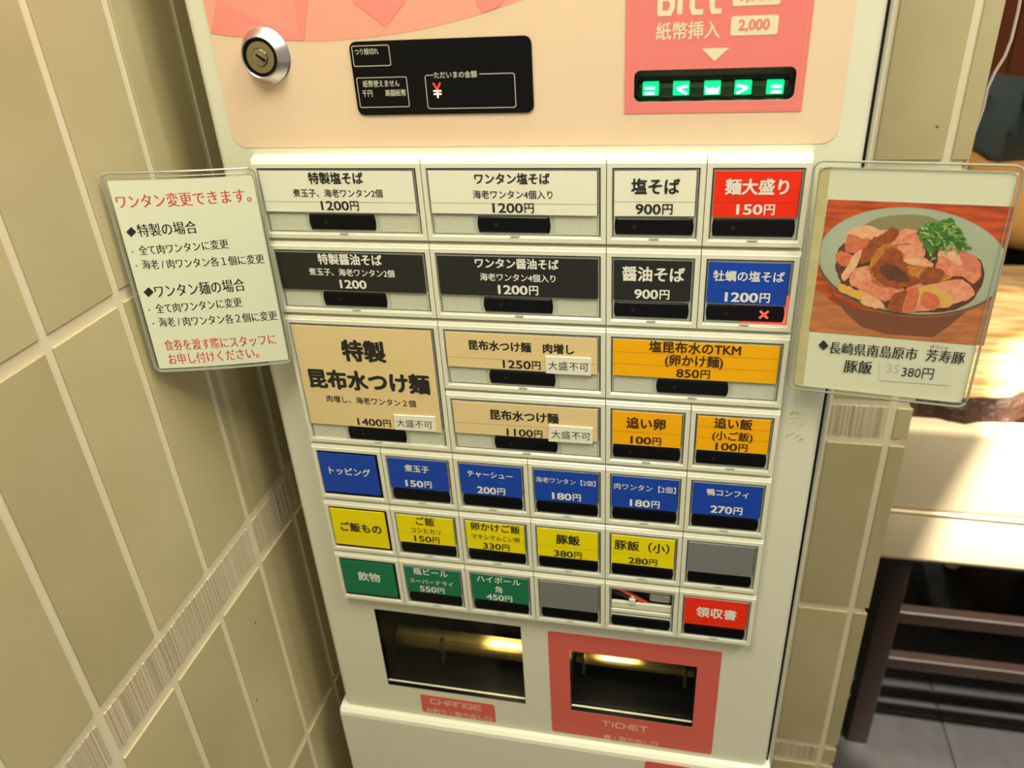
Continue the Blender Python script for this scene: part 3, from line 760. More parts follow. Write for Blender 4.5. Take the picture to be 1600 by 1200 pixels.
        mb.box((x0 + .0185, .0012, zt - .0180), (x0 + .0235, .004, zt - .0120), creamA, .0006); mb.box((x0 + .0200, .0018, zt - .0130), (x0 + .0220, .004, zt - .0100), creamA, .0004); mb.done('bracket', b, 'cream plastic bracket')
        mb = MB(); mb.box((x0 + .034, .0025, zt - .0140), (x1 - .0058, .0055, zt - .0060), mat('grey_connector', (.30, .30, .26), .35), .0012); mb.done('connector', b, 'grey connector')
    st = {(2, 0): ((615.5, 648.7), (679, 651.8), (681.3, 674.8), (617.6, 671.2), (619.7, 675.4, 662.4)),
          (2, 2): ((852, 557), (923.6, 560.3), (923.4, 587), (853.4, 583.3), (856.5, 919.7, 572.5)),
          (3, 2): ((857.6, 664.5), (926, 669.5), (925.5, 693.7), (857, 689.6), (861.6, 922.5, 680.3))}.get((r, c))
    if st:
        mb = MB(); YS = -.0010; q = [at(*p_, YS) for p_ in st[:4]]; q = q[::-1]
        mb.poly([q], YS, paper); mb.wall(q, YS, -.0002, paper); s_ = mb.done('price_sticker', b, 'small white sticker on the card')
        ml = MB(); ptext(ml, '大盛不可', st[4][0], st[4][1], st[4][2], YS - .0001, ink, off=-.005, asp=1.0)
        me = ml.done('lettering', b)

# ------------------------------------------------------------------ laminated notices
film_m = bpy.data.materials.new('clear_laminate'); film_m.use_nodes = True
_n = film_m.node_tree; _n.nodes.clear(); _o = _n.nodes.new('ShaderNodeOutputMaterial'); _t = _n.nodes.new('ShaderNodeBsdfTransparent'); _g = _n.nodes.new('ShaderNodeBsdfGlossy')
_x = _n.nodes.new('ShaderNodeMixShader'); _f = _n.nodes.new('ShaderNodeValue'); _f.outputs[0].default_value = .035; _g.inputs['Roughness'].default_value = .12
_t.inputs[0].default_value = (1, 1, .99, 1); _n.links.new(_f.outputs[0], _x.inputs[0]); _n.links.new(_t.outputs[0], _x.inputs[1]); _n.links.new(_g.outputs[0], _x.inputs[2]); _n.links.new(_x.outputs[0], _o.inputs[0])
edge_m = mat('laminate_edge', (.36, .38, .30), .15, alpha=.8, coat=.6)


def surface_uv(S_):
    """(u, v) on a sheet for a measured point of the photograph, found by Newton steps"""
    def pj(p):
        d = [p[i] - CC[i] for i in range(3)]; c = [sum(CR[k][i] * d[i] for i in range(3)) for k in range(3)]
        return 800 + CF * c[0] / c[2], 600 + CF * c[1] / c[2]
    def f(x, y):
        u = v = .5; e = 1e-4
        for _ in range(7):
            a, b = pj(S_(u, v)), None; au, av = pj(S_(u + e, v)), pj(S_(u, v + e))
            j = ((au[0] - a[0]) / e, (av[0] - a[0]) / e, (au[1] - a[1]) / e, (av[1] - a[1]) / e); D_ = j[0] * j[3] - j[1] * j[2]
            dx, dy = x - a[0], y - a[1]; u += (j[3] * dx - j[1] * dy) / D_; v += (-j[2] * dx + j[0] * dy) / D_
        return u, v
    return f


def sheet(name, TL, TR, BL, BR, bow, nrm, depth, M, mg, parent, label, rad=.03, rim=False, kwm=None):
    """a thin bowed sheet; mg = margin fraction (u0,v0,u1,v1)"""
    S_ = surf(TL, TR, BL, BR, bow, nrm)
    mb = MB(); n = 14; (u0, v0, u1, v1) = mg
    def P(i, j, d): return S_(u0 + (u1 - u0) * i / n, v0 + (v1 - v0) * j / n, d)
    for i in range(n):
        for j in range(n):
            for d, s in ((depth[0], 1), (depth[1], -1)):
                q = [P(i, j, d), P(i, j + 1, d), P(i + 1, j + 1, d), P(i + 1, j, d)]
                mb.face(q if s > 0 else q[::-1], M)
    return mb


def surf(TL, TR, BL, BR, bow, nrm):
    TL, TR, BL, BR, nrm = map(Vector, (TL, TR, BL, BR, nrm))
    def f(u, v, d=0):
        p = (TL * (1 - u) + TR * u) * (1 - v) + (BL * (1 - u) + BR * u) * v
        return tuple(p + nrm * (bow * 4 * u * (1 - u) + d))
    return f


def rim(S_, u0, v0, u1, v1, r, M, mb, rad=.0007, d=0):
    pts = []
    asp = .68
    for cx, cy, a0 in ((u1 - r, v1 - r * asp, 0), (u0 + r, v1 - r * asp, 90), (u0 + r, v0 + r * asp, 180), (u1 - r, v0 + r * asp, 270)):
        for k in range(6):
            a = math.radians(a0 + 18 * k); pts.append((cx + r * math.cos(a), cy + r * asp * math.sin(a)))
    pts.append(pts[0]); full = []
    for (a, b), (c, d2) in zip(pts[:-1], pts[1:]):
        k = 8 if abs(a - c) + abs(b - d2) > .2 else 1
        for t in range(k): full.append(S_(a + (c - a) * t / k, b + (d2 - b) * t / k, d))
    full.append(full[0]); mb.tube(full, rad, M, 6, caps=False)


def stext(mb, H_, S_, body, pL, pR, M, hpx, d, **kw):
    """lettering between two photographed points, laid on the sheet"""
    (ua, va), (ub, vb) = H_(*pL), H_(*pR)
    mx, my = (pL[0] + pR[0]) / 2, (pL[1] + pR[1]) / 2
    vh = abs(H_(mx, my + hpx / 2)[1] - H_(mx, my - hpx / 2)[1])
    def fn(x, z):
        u = ua + (ub - ua) * x; v = va + (vb - va) * x - z
        return S_(u, v, d)
    text(mb, body, 0, 1, 0, 0, M, h=vh, fn=fn, **kw)


# left notice, bowed between the machine and the tiled wall
def onx(px, py, X):
    d = ray(px, py); t = (X - CC[0]) / d[0]; return (X, CC[1] + d[1] * t, CC[2] + d[2] * t)
def ony(px, py, Y): x, z = at(px, py, Y); return (x, Y, z)
TL, BL = onx(156, 271, -.060), onx(244, 581, -.060)
TR, BR = ony(397, 262, -.0045), ony(456, 566, -.0045)
nrm = Vector((-.64, -.77, 0)).normalized() * -1; nrm = -nrm
cent = [(a + b) / 2 for a, b in zip(TL, BR)]
nl = thing('laminated_notice', 'laminated white notice with red and black lines hanging beside the left tiled wall', 'notice', (cent[0], cent[1], BL[2]))
S1 = surf(TL, TR, BL, BR, .003, nrm)
H1 = surface_uv(S1)
mb = sheet('paper', TL, TR, BL, BR, .003, nrm, (.0002, -.0002), mat('notice_paper', (.70, .71, .53), .5), (.036, .034, .980, .982), nl, ''); mb.done('paper_sheet', nl, smooth=True)
mb = sheet('film', TL, TR, BL, BR, .003, nrm, (.00045, -.00045), film_m, (.012, .01, .988, .99), nl, '')
rim(S1, .0, .0, 1, 1, .05, edge_m, mb, .0006); rim(S1, .022, .020, .990, .991, .04, edge_m, mb, .00028, .0006)
mb.done('laminate_film', nl, 'clear laminate film', smooth=True)
red_ink = mat('red_ink', (.72, .10, .05), .5)
ml, mr_ = MB(), MB(); D = .0007
stext(mr_, H1, S1, 'ワンタン変更できます。', (184, 315), (393, 304), red_ink, 22, D, mincho=True)
stext(ml, H1, S1, '特製の場合', (217, 360), (309, 354), ink, 20, D, mincho=True)
stext(ml, H1, S1, '全て肉ワンタンに変更', (219, 391), (358, 380), ink, 15, D, mincho=True)
stext(ml, H1, S1, '海老 / 肉ワンタン各１個に変更', (224, 413), (414, 403.5), ink, 15, D, mincho=True)
stext(ml, H1, S1, 'ワンタン麺の場合', (244, 455), (384, 444), ink, 20, D, mincho=True)
stext(ml, H1, S1, '全て肉ワンタンに変更', (245, 482), (379, 471), ink, 15, D, mincho=True)
stext(ml, H1, S1, '海老 / 肉ワンタン各２個に変更', (250, 503), (434, 492), ink, 15, D, mincho=True)
stext(mr_, H1, S1, '食券を渡す際にスタッフに', (259, 539), (432, 529), red_ink, 17, D, mincho=True)
stext(mr_, H1, S1, 'お申し付けください。', (265, 561), (405, 550), red_ink, 17, D, mincho=True)
def spoly(mb, H_, S_, pts, M, d):
    q = [S_(*H_(*p), d) for p in pts]; mb.face(q, M)
for cx, cy, s in ((207, 362, 8), (234, 456, 8)): spoly(ml, H1, S1, [(cx - s, cy), (cx, cy + s), (cx + s, cy), (cx, cy - s)], ink, D)
for cx, cy in ((209, 393), (215, 415), (235, 484), (241.5, 505)): spoly(ml, H1, S1, [(cx - 1.5, cy), (cx, cy + 1.5), (cx + 1.5, cy), (cx, cy - 1.5)], ink, D)
ml.done('lettering', nl, 'black lettering'); mr_.done('lettering', nl, 'red lettering')

# right card with a picture of a pork rice bowl
YC = -.004
TL, TR, BL, BR = ony(1273, 251, YC), ony(1603, 259, YC - .004), ony(1230, 606, YC), ony(1508, 637, YC - .004)
nr = thing('menu_card', 'laminated card with a photograph of a pork rice bowl on the right of the machine', 'menu card', ((TL[0] + BR[0]) / 2, YC, BL[2]))
nrm = Vector((0, -1, 0)); S2 = surf(TL, TR, BL, BR, 0, nrm)
H2 = surface_uv(S2)
uv = lambda p: H2(*p)
mb = MB()
pap = mat('card_paper', (.73, .735, .55), .5)
def grid(H_, S_, c4, M, d, n=10, mb=None):
    (a, b, c, e) = c4
    def P(i, j):
        s, t = i / n, j / n
        px = (a[0] * (1 - s) + b[0] * s) * (1 - t) + (c[0] * (1 - s) + e[0] * s) * t; py = (a[1] * (1 - s) + b[1] * s) * (1 - t) + (c[1] * (1 - s) + e[1] * s) * t
        return S_(*H_(px, py), d)
    for i in range(n):
        for j in range(n): mb.face([P(i, j), P(i, j + 1), P(i + 1, j + 1), P(i + 1, j)], M)
grid(H2, S2, ((1297, 261), (1592, 270), (1250, 602), (1502, 630)), pap, .0, mb=mb); mb.done('paper_sheet', nr)
mb = MB(); grid(H2, S2, ((1280, 262), (1298, 262), (1237, 604), (1254, 604)), mat('yellowed_tape', (.60, .54, .30), .6, noise=(80, 'b8b070', .3, .7)), .0002, mb=mb); mb.done('tape_strip', nr, 'yellowed adhesive strip')
mb = sheet('film', TL, TR, BL, BR, 0, nrm, (.0020, -.0004), film_m, (.01, .01, .99, .99), nr, '')
rim(S2, 0, 0, 1, 1, .05, edge_m, mb, .0007); rim(S2, .03, .022, .975, .978, .04, edge_m, mb, .00028, .0006)
mb.done('laminate_film', nr, 'clear laminate film', smooth=True)
# --- picture: flat printed shapes stacked a hair apart
pic = MB(); pd = [.00025]
pwood = mat('print_red_wood', (.62, .085, .012), .5, noise=(45, '9c3a14', .42, .62, (1, 1, 7)))
pwood2 = mat('print_brown_wood', (.42, .13, .045), .5, noise=(60, 'cc7e44', .36, .66, (1, 1, 6)))
pbowl = mat('print_celadon', (.42, .48, .37), .5, noise=(28, 'a3a984', .4, .75))
pbowl_in = mat('print_olive_shadow', (.26, .22, .09), .5, noise=(30, '8f9474', .45, .7))
pbrown = mat('print_bowl_brown', (.20, .06, .025), .5, noise=(220, '7d4526', .35, .7))
prim = mat('print_rim_brown', (.26, .11, .045), .5)
pmeat = [mat('print_meat_%d' % i, c1, .5, noise=(sc * 2.6, c2, .36, .66)) for i, (c1, c2, sc) in enumerate((((.76, .23, .13), 'e8a880', 120), ((.70, .17, .10), 'e79a74', 150), ((.62, .12, .06), 'd97a4c', 130), ((.78, .35, .20), 'edbd8e', 110)))]
psauce = mat('print_brown_sauce', (.26, .05, .012), .5, noise=(260, 'a8561c', .38, .66))
psauce2 = mat('print_orange_sauce', (.50, .13, .02), .5, noise=(260, 'd08a38', .38, .66))
pdark = mat('print_dark_brown', (.10, .03, .012), .5, noise=(200, '6d3a1c', .4, .7))
pfat = mat('print_yellow_fat', (.70, .40, .09), .5, noise=(230, 'e0b050', .35, .65))
pgreens = [mat('print_green_%d' % i, c, .5) for i, c in enumerate(((.05, .19, .02), (.12, .32, .03), (.24, .42, .07), (.03, .11, .015), (.40, .50, .22)))]
def clipx(pts):                                   # keep printed shapes inside the picture's right edge
    out = []
    for x, y in pts:
        xr = 1589 + (y - 323) * (1537 - 1589) / (540 - 323) - .5
        yb = 517 + (x - 1264) * (540 - 517) / (1537 - 1264) - .5
        xl = 1293.5 + (y - 311.5) * (1264 - 1293.5) / (517 - 311.5) + .5
        out.append((max(min(x, xr), xl), min(y, yb)))
    return out
def pp(pts, M, step=.00002):
    pd[0] += step; pts = clipx(pts); q = [H2(*p) for p in pts]
    tris = tessellate_polygon([[Vector((u, v, 0)) for u, v in q]]); n = len(pic.v); k = pic.m(M)
    pic.v += [S2(u, v, pd[0]) for u, v in q]
    for t in tris: pic.f.append(tuple(n + i for i in t)); pic.mi.append(k)
def z4(x, y): return (1270 + x * .1875, 300 + y * .1875)        # local measuring frame of the picture
def blob(pts, M, jit=6, sub=4, seed=0):
    rn = random.Random(seed); out = []
    N = len(pts)
    for i in range(N):
        a, b, c_, d_ = [pts[(i + k - 1) % N] for k in range(4)]
        for s in range(sub):
            t = s / sub; q = []
            for ax in (0, 1):
                q.append(.5 * ((2 * b[ax]) + (-a[ax] + c_[ax]) * t + (2 * a[ax] - 5 * b[ax] + 4 * c_[ax] - d_[ax]) * t * t + (-a[ax] + 3 * b[ax] - 3 * c_[ax] + d_[ax]) * t ** 3) + rn.uniform(-jit, jit))
            out.append(z4(*q))
    pp(out, M)
grid(H2, S2, ((1293.5, 311.5), (1589, 323), (1264, 517), (1537, 540)), pwood, pd[0], mb=pic)
blob([(0, 880), (60, 820), (250, 960), (800, 1060), (1300, 960), (1510, 830), (1440, 1280), (700, 1220), (-30, 1160)], pwood2, 2)
def ell(cx, cy, rx, ry, rot, a0=0, a1=360, n=60):
    r_ = math.radians(rot); o = []
    for i in range(n + 1):
        a = math.radians(a0 + (a1 - a0) * i / n); x, y = rx * math.cos(a), ry * math.sin(a)
        o.append(z4(cx + x * math.cos(r_) - y * math.sin(r_), cy + x * math.sin(r_) + y * math.cos(r_)))
    return o
body = [z4(*p) for p in ((110, 800), (300, 960), (700, 1030), (1100, 1000), (1400, 880), (1260, 1010), (1130, 1120), (1000, 1210), (600, 1180), (400, 1120), (280, 1010))]
pp(clipx(body), pbrown)
pp(clipx(ell(835, 590, 808, 452, 5)), prim); pp(clipx(ell(835, 578, 803, 447, 5)), mat('print_rim_dark', (.10, .045, .02), .5)); pp(clipx(ell(838, 572, 797, 443, 5)), mat('print_rim_light', (.40, .40, .27), .5))
pp(clipx(ell(840, 566, 782, 428, 5)), pbowl)
blob([(380, 330), (560, 210), (900, 190), (1080, 260), (1180, 420), (1000, 520), (500, 420)], pbowl_in, 3)
blob([(215, 700), (190, 620), (260, 420), (700, 330), (1050, 480), (1390, 560), (1400, 780), (1240, 960), (950, 1000), (600, 960), (300, 860)], pdark, 8, seed=1)
blob([(270, 440), (290, 330), (420, 275), (560, 310), (700, 330), (640, 420), (470, 470), (330, 500)], pmeat[3], 7, seed=2)
blob([(270, 440), (300, 350), (400, 380), (480, 400), (400, 500), (280, 500)], pmeat[2], 6, seed=3)
blob([(640, 420), (730, 320), (850, 310), (900, 380), (930, 460), (800, 430), (700, 440)], pmeat[0], 7, seed=4)
blob([(730, 400), (800, 350), (850, 340), (870, 360), (790, 410)], pmeat[1], 3, seed=5)
blob([(690, 470), (750, 430), (920, 460), (930, 540), (1000, 600), (980, 640), (820, 590), (740, 540)], pmeat[0], 8, seed=6)
blob([(750, 550), (900, 560), (1000, 630), (900, 620), (800, 600)], pmeat[3], 4, seed=61)
blob([(190, 540), (220, 495), (300, 505), (340, 560), (310, 610), (230, 610)], pmeat[2], 4, seed=7)
blob([(300, 600), (340, 520), (410, 480), (390, 560), (340, 650), (260, 740), (240, 680)], pmeat[3], 4, seed=8)
blob([(310, 760), (340, 650), (470, 620), (520, 720), (480, 780), (380, 800)], pmeat[0], 7, seed=9)
blob([(370, 790), (430, 740), (560, 740), (720, 780), (760, 830), (640, 900), (560, 900), (440, 850)], pmeat[1], 6, seed=10)
blob([(195, 770), (250, 760), (330, 800), (460, 850), (440, 900), (300, 860), (230, 830)], pfat, 9, seed=11)
blob([(440, 850), (560, 900), (600, 960), (520, 965), (400, 920)], pmeat[3], 5, seed=12)
blob([(1050, 470), (1090, 440), (1200, 470), (1350, 530), (1400, 620), (1380, 720), (1330, 760), (1240, 700), (1100, 700), (1020, 640), (1040, 560)], pmeat[1], 8, seed=13)
blob([(1200, 480), (1340, 530), (1390, 620), (1300, 660), (1230, 570)], mat('print_pink_lean', (.66, .16, .11), .5, noise=(140, 'd98a6a', .4, .7)), 4, seed=14)
blob([(1050, 460), (1100, 440), (1180, 480), (1240, 580), (1200, 600), (1090, 530), (1040, 540)], pmeat[3], 5, seed=15)
blob([(780, 800), (900, 750), (1050, 740), (1250, 730), (1340, 820), (1300, 890), (1160, 930), (1000, 980), (830, 990), (740, 960)], pmeat[0], 7, seed=16)
blob([(840, 960), (900, 790), (1000, 770), (1140, 860), (1160, 930), (1080, 960), (1040, 880), (920, 820), (870, 960)], pfat, 5, seed=17)
blob([(900, 940), (920, 830), (1020, 850), (1060, 920), (1000, 980)], pmeat[2], 5, seed=18)
blob([(700, 990), (720, 860), (800, 800), (880, 800), (840, 980)], pmeat[2], 6, seed=19)
blob([(380, 560), (470, 400), (560, 360), (640, 300), (720, 310), (680, 400), (560, 440), (520, 520), (440, 590)], psauce, 12, seed=20)
blob([(470, 620), (520, 500), (640, 430), (740, 500), (800, 600), (1040, 650), (1150, 720), (900, 760), (780, 780), (600, 770), (500, 740)], psauce2, 14, seed=21)
blob([(490, 680), (520, 590), (600, 480), (700, 470), (770, 580), (800, 660), (900, 740), (760, 790), (560, 760)], psauce, 14, seed=22)
blob([(540, 640), (640, 600), (740, 650), (800, 740), (640, 730)], pdark, 14, seed=23)
blob([(620, 950), (680, 840), (780, 820), (760, 900), (720, 1000), (640, 980)], psauce, 10, seed=24)
blob([(880, 700), (960, 620), (1080, 650), (1060, 740), (940, 770)], psauce, 10, seed=25)
rn = random.Random(31)
blob([(870, 330), (1000, 260), (1130, 220), (1250, 330), (1290, 420), (1300, 480), (1080, 440), (1010, 500), (940, 470), (900, 380)], pgreens[0], 14, seed=26)
for k in range(130):
    a = rn.random() * 6.28; rr_ = rn.random() ** .5; cx, cy = 1090 + rr_ * 200 * math.cos(a), 370 + rr_ * 120 * math.sin(a) + (rr_ * math.cos(a)) * 50
    if k < 6: cx, cy = 960 + k * 8, 490 + k * 12
    th, L, bend, wd = rn.random() * 3.14, rn.uniform(25, 75), rn.uniform(-1.6, 1.6), rn.uniform(5, 11)
    up, dn = [], []
    for i in range(6):
        t = i / 5 - .5; an = th + bend * t; x, y = cx + L * t * math.cos(th + bend * t * .5), cy + L * t * math.sin(th + bend * t * .5)
        w2 = wd * (1 - abs(t) * 1.3); up.append(z4(x - w2 * math.sin(an), y + w2 * math.cos(an))); dn.append(z4(x + w2 * math.sin(an), y - w2 * math.cos(an)))
    pp(up + dn[::-1], rn.choice(pgreens), .000004)
pic.done('printed_picture', nr, 'printed photograph of pork slices and green onion in a bowl')
D = .0006; ml = MB()
st_ = MB(); grid(H2, S2, ((1374, 564), (1486, 573), (1374, 594), (1484, 602)), mat('price_patch', (.70, .70, .56), .45), .0003, 2, st_)
stext(st_, H2, S2, '35', (1385, 575), (1405, 577), mat('faded_ink', (.50, .50, .42), .6), 14, .0004, off=.0)
st_.done('price_patch', nr, 'small sticker covering an old price')
stext(ml, H2, S2, '長崎県南島原市', (1296, 542), (1433, 553), ink, 19, D, mincho=True)
stext(ml, H2, S2, '芳寿豚', (1447, 554), (1507, 559), ink, 19, D, mincho=True)
stext(ml, H2, S2, 'ほうじゅ', (1454, 540.5), (1481, 543), ink, 5.5, D, off=0)
stext(ml, H2, S2, '豚飯', (1319, 571), (1362, 574), ink, 20, D, mincho=True)
stext(ml, H2, S2, '380円', (1409, 580), (1458, 584), ink, 17, D, off=-.01)
cx, cy, s = 1286.5, 538.5, 8; spoly(ml, H2, S2, [(cx - s, cy), (cx, cy + s), (cx + s, cy + 1), (cx, cy - s)], ink, D)
ml.done('lettering', nr, 'black lettering')

# ------------------------------------------------------------------ dining side
slabw = mat('pale_figured_wood', (.46, .25, .085), .4, noise=(9, 'ecd6a4', .38, .62, (1, 7, 1)))
barkw = mat('dark_bark', (.035, .011, .004), .6, noise=(30, '3c1c0a', .4, .75, (1, 3, 2)), bump=(60, .9, .01))
ct = thing('live_edge_counter', 'pale live-edge wooden counter with dark bark edge behind the cream chair', 'table', (1.15, .95, -1.25))
rn = random.Random(5)
def wav(x): return .012 * math.sin(x * 17) + .009 * math.sin(x * 41 + 1) + .005 * math.sin(x * 83)
mb = MB(); bk = MB(); n = 70; zT, zB = -.503, -.578; xa, xb = .50, 1.9
pts = []
for i in range(n + 1):
    x = xa + (xb - xa) * i / n; pts.append((x, .668 + wav(x)))
for i in range(n):
    (x0, y0), (x1, y1) = pts[i], pts[i + 1]
    mb.face([(x0, y0, zT), (x1, y1, zT), (x1, 1.20, zT), (x0, 1.20, zT)], slabw); mb.face([(x0, y0 + .02, zB), (x0, 1.2, zB), (x1, 1.2, zB), (x1, y1 + .02, zB)], slabw)
    pr = lambda x, y: [(x, y, zT), (x, y - .010 - .004 * math.sin(x * 60), zT - .014), (x, y - .016 + .004 * math.sin(x * 90), zT - .036), (x, y - .006, zT - .060 + .006 * math.sin(x * 30)), (x, y + .02, zB)]
    A, Bp = pr(x0, y0), pr(x1, y1)
    for k in range(4): bk.face([A[k + 1], Bp[k + 1], Bp[k], A[k]], barkw)
mb.face([(xa, 1.2, zT), (xb, 1.2, zT), (xb, 1.2, zB), (xa, 1.2, zB)], slabw)
for x in (xa, xb): mb.face([(x, .67, zT), (x, 1.2, zT), (x, 1.2, zB), (x, .67, zB)], slabw)
mb.done('slab', ct); bk.done('bark_edge', ct, 'dark bark edge', smooth=True)
for x, y in ((.62, 1.10), (1.8, .80), (1.8, 1.10)):
    mb = MB(); mb.box((x - .03, y - .03, -1.25), (x + .03, y + .03, zB), darkwood, .004); mb.done('leg', ct)
# upholstered chair seen from behind
leather = mat('cream_leather', (.66, .55, .38), .5, bump=(220, .15, .002))
chr_ = thing('upholstered_chair', 'cream leather chair with dark wooden legs behind the tiled pier', 'chair', (.80, .72, -1.25))
def cushion(x0, y0, z0, x1, y1, z1, bev, M):
    mb = MB(); bm = bmesh.new(); bmesh.ops.create_cube(bm, size=1)
    for v in bm.verts: v.co = Vector(((x0 + x1) / 2 + v.co.x * (x1 - x0), (y0 + y1) / 2 + v.co.y * (y1 - y0), (z0 + z1) / 2 + v.co.z * (z1 - z0)))
    bmesh.ops.bevel(bm, geom=list(bm.edges), offset=bev, segments=5, affect='EDGES', profile=.5); mb.add(bm, M); return mb
cushion(.56, .615, -.690, 1.10, .655, -.537, .012, leather).done('backrest', chr_, smooth=True)
cushion(.56, .612, -.790, 1.10, .648, -.686, .014, leather).done('seat_back_panel', chr_, smooth=True)
cushion(.57, .66, -.780, 1.09, .98, -.700, .02, leather).done('seat', chr_, smooth=True)
mb = MB(); mb.tube([(.567, .6125, -.687), (.80, .6115, -.6885), (1.09, .6125, -.688)], .0022, leather); mb.done('piping', chr_, smooth=True)
for x, y in ((.635, .640), (1.04, .640), (.635, .95), (1.04, .95)):
    mb = MB(); mb.box((x - .019, y - .019, -1.25), (x + .019, y + .019, -.775), darkwood, .003); mb.done('leg', chr_)
for z, y in ((-.925, .640), (-1.035, .640)):
    mb = MB(); mb.box((.654, y - .011, z - .013), (1.021, y + .011, z + .013), darkwood, .003); mb.done('rung', chr_)
mb = MB(); mb.box((.63, .64, -.81), (1.045, .96, -.779), darkwood, .003); mb.done('seat_rail', chr_)
# thin white cord beside the pier
mb = MB(); cordp = [ony(*p, .33) for p in ((1640, -900), (1612, -300), (1601, -60), (1594, 0), (1589, 25), (1580, 62), (1570, 88), (1555, 112), (1543, 138), (1536, 170), (1520, 215), (1500, 300))]
mb.tube(cordp, .0013, mat('white_cord', (.62, .50, .48), .5), 8)
o = mb.done('hanging_cord', None, 'thin pale cord hanging beside the tiled pier', smooth=True, category='cord')

# ------------------------------------------------------------------ diner at the far side of the counter
def skin_mesh(name, verts, edges, radii, M, parent, label=None, lvl=2, root=0):
    me = bpy.data.meshes.new(name); me.from_pydata([(x, y, z) for x, y, z in verts], edges, [])
    o = bpy.data.objects.new(name, me); COL.objects.link(o)
    md = o.modifiers.new('s', 'SKIN'); sv = me.skin_vertices[0].data
    for i, r in enumerate(radii): sv[i].radius = (r, r) if not isinstance(r, tuple) else r; sv[i].use_root = (i == root)
    sb = o.modifiers.new('u', 'SUBSURF'); sb.levels = lvl; sb.render_levels = lvl
    dg = bpy.context.evaluated_depsgraph_get(); me2 = bpy.data.meshes.new_from_object(o.evaluated_get(dg))
    bpy.data.objects.remove(o); me2.materials.clear(); me2.materials.append(M)
    for p in me2.polygons: p.use_smooth = True; p.material_index = 0
    me2.name = name
    base = POS[parent.name]
    oo = bpy.data.objects.new(name, me2); COL.objects.link(oo); oo.parent = parent; oo.location = (0, 0, 0)
    for v in me2.vertices: v.co = v.co + Vector((0, 0, Z0)) - base
    if label: oo['label'] = label
    return oo


skinM = mat('skin', (.56, .30, .19), .5); tanM = mat('tan_cotton', (.66, .40, .15), .8, bump=(25, .5, .01)); tealM = mat('dark_teal_knit', (.004, .013, .017), .9, bump=(90, .6, .004))
hairM = mat('black_hair', (.010, .008, .007), .45); trM = mat('black_trousers', (.012, .012, .013), .8)
px_, py_ = 1.00, 1.36
pr = thing('person', 'person in a tan coat and dark teal scarf leaning over the counter', 'person', (px_, py_, -1.25))
V = [(px_, 1.50, -.735), (px_, 1.45, -.56), (px_ - .01, 1.38, -.42), (px_ - .03, 1.29, -.31), (px_ - .05, 1.21, -.25), (px_ - .06, 1.15, -.21), (px_ - .07, 1.11, -.18),
     (px_ - .19, 1.28, -.29), (px_ - .22, 1.34, -.50), (px_ - .10, 1.16, -.60), (px_ - .06, 1.10, -.60),
     (px_ + .14, 1.28, -.29), (px_ + .20, 1.34, -.50), (px_ + .10, 1.16, -.60), (px_ + .06, 1.10, -.60),
     (px_ - .10, 1.46, -.77), (px_ - .12, 1.08, -.76), (px_ - .12, 1.10, -1.15), (px_ - .12, 1.00, -1.21),
     (px_ + .10, 1.46, -.77), (px_ + .12, 1.08, -.76), (px_ + .12, 1.10, -1.15), (px_ + .12, 1.00, -1.21)]
Ed = [(0, 1), (1, 2), (2, 3), (3, 4), (4, 5), (5, 6), (3, 7), (7, 8), (8, 9), (9, 10), (3, 11), (11, 12), (12, 13), (13, 14), (0, 15), (15, 16), (16, 17), (17, 18), (0, 19), (19, 20), (20, 21), (21, 22)]
Rr = [.12, .12, .12, .11, .05, .06, .075, .055, .042, .026, .022, .055, .042, .026, .022, .09, .065, .045, .035, .09, .065, .045, .035]
skin_mesh('body', V, Ed, Rr, skinM, pr)
swM = mat('black_sweater', (.010, .010, .012), .9)
Sv = [V[1], V[2], V[3], V[7], V[8], V[9], V[11], V[12], V[13]]
skin_mesh('sweater', Sv, [(0, 1), (1, 2), (2, 3), (3, 4), (4, 5), (2, 6), (6, 7), (7, 8)], [.145, .14, .125, .066, .055, .038, .066, .055, .038], swM, pr, 'black sweater')
def mid(a, b, t): return tuple(p + (q - p) * t for p, q in zip(a, b))
Cv = [mid(V[1], V[2], .8), V[2], V[3], V[7], mid(V[7], V[8], .55), V[11], mid(V[11], V[12], .55)]
skin_mesh('coat', Cv, [(0, 1), (1, 2), (2, 3), (3, 4), (2, 5), (5, 6)], [.160, .155, .142, .088, .080, .088, .080], tanM, pr, 'short tan coat')
skin_mesh('trousers', [V[0]] + V[15:18] + V[19:22], [(0, 1), (1, 2), (2, 3), (0, 4), (4, 5), (5, 6)], [.145, .105, .082, .062, .105, .082, .062], trM, pr, 'black trousers')
shoeM = mat('black_shoe', (.01, .01, .01), .4)
for s in (-1, 1):
    mb = MB(); mb.tube([(px_ + s * .12, 1.14, -1.205), (px_ + s * .12, 1.06, -1.205), (px_ + s * .12, .98, -1.215), (px_ + s * .12, .93, -1.222)], [.060, .064, .056, .030], shoeM, 10); mb.done('shoe', pr, 'black shoe', smooth=True)
sc = []
for k in range(13):
    a = 2 * math.pi * k / 12; sc.append((px_ - .045 + .155 * math.cos(a), 1.235 + .11 * math.sin(a), -.225 + .015 * math.sin(3 * a)))
mb = MB(); mb.tube(sc, .055, tealM, 12, False)
mb.tube([(px_ - .12, 1.20, -.20), (px_ - .19, 1.18, -.22), (px_ - .22, 1.17, -.27)], [.06, .058, .045], tealM, 12); mb.done('scarf', pr, 'dark teal scarf', smooth=True)
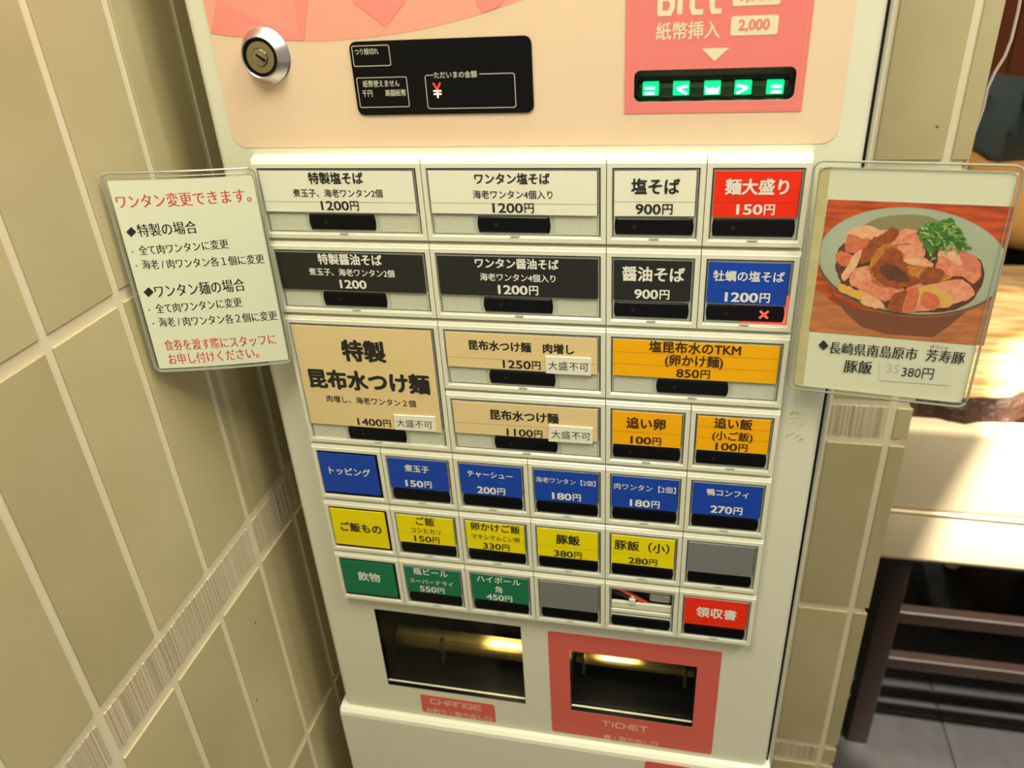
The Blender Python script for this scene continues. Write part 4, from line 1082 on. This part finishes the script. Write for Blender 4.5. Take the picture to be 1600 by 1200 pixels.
for s in (-1, 1):                               # hands
    hx, hy, hz = px_ + s * .06, 1.10, -.600
    hv = [(hx, hy, hz), (hx, hy - .045, hz)]; he = [(0, 1)]; hr = [.022, .026]
    for k in range(4):
        b0 = len(hv); dx = (k - 1.5) * .016
        hv += [(hx + dx, hy - .075, hz), (hx + dx, hy - .100 + .004 * abs(k - 1), hz - .006), (hx + dx, hy - .118 + .008 * abs(k - 1), hz - .018)]
        he += [(1, b0), (b0, b0 + 1), (b0 + 1, b0 + 2)]; hr += [.009, .008, .007]
    b0 = len(hv); hv += [(hx - s * .030, hy - .035, hz), (hx - s * .042, hy - .062, hz - .004)]; he += [(0, b0), (b0, b0 + 1)]; hr += [.011, .009]
    skin_mesh('hand', hv, he, hr, skinM, pr)
bm = bmesh.new(); bmesh.ops.create_uvsphere(bm, u_segments=24, v_segments=16, radius=1)
hc = Vector((px_ - .075, 1.10, -.165))
for v in bm.verts:
    x, y, z = v.co; v.co = Vector((hc.x + x * .078, hc.y + y * .095 - (.012 if y < -.8 and abs(z) < .2 else 0), hc.z + z * .112))
mb = MB(); mb.add(bm, skinM)
mb.tube([(hc.x, hc.y - .088, hc.z + .02), (hc.x, hc.y - .108, hc.z - .02), (hc.x, hc.y - .094, hc.z - .028)], [.007, .012, .011], skinM)
for s in (-1, 1):
    mb.tube([(hc.x + s * .076, hc.y, hc.z + .02), (hc.x + s * .086, hc.y + .01, hc.z + .005), (hc.x + s * .077, hc.y, hc.z - .03)], [.008, .012, .007], skinM)
    mb.box((hc.x + s * .030 - .012, hc.y - .094, hc.z + .008), (hc.x + s * .030 + .012, hc.y - .086, hc.z + .016), hairM, .002)
mb.box((hc.x - .022, hc.y - .092, hc.z - .058), (hc.x + .022, hc.y - .080, hc.z - .050), mat('lips', (.42, .13, .10), .5), .002)
mb.done('head', pr, smooth=True)
bm = bmesh.new(); bmesh.ops.create_uvsphere(bm, u_segments=28, v_segments=18, radius=1)
for v in list(bm.verts):
    x, y, z = v.co
    v.co = Vector((hc.x + x * .094, hc.y + .012 + y * .100, hc.z + .018 + z * .116))
bmesh.ops.delete(bm, geom=[v for v in bm.verts if v.co.y < hc.y - .045 and v.co.z < hc.z + .055 or v.co.z < hc.z - .085], context='VERTS')
mb = MB(); mb.add(bm, hairM); mb.done('hair', pr, 'black hair', smooth=True)
# stool under the diner
stl = thing('wooden_stool', 'dark wooden stool under the person at the counter', 'stool', (px_, 1.50, -1.25))
cushion(px_ - .17, 1.34, -.935, px_ + .17, 1.66, -.885, .01, darkwood).done('seat', stl)
for sx in (-.14, .14):
    for sy in (.01, .27):
        mb = MB(); mb.box((px_ + sx - .016, py_ + sy - .016, -1.25), (px_ + sx + .016, py_ + sy + .016, -.930), darkwood, .002); mb.done('leg', stl)
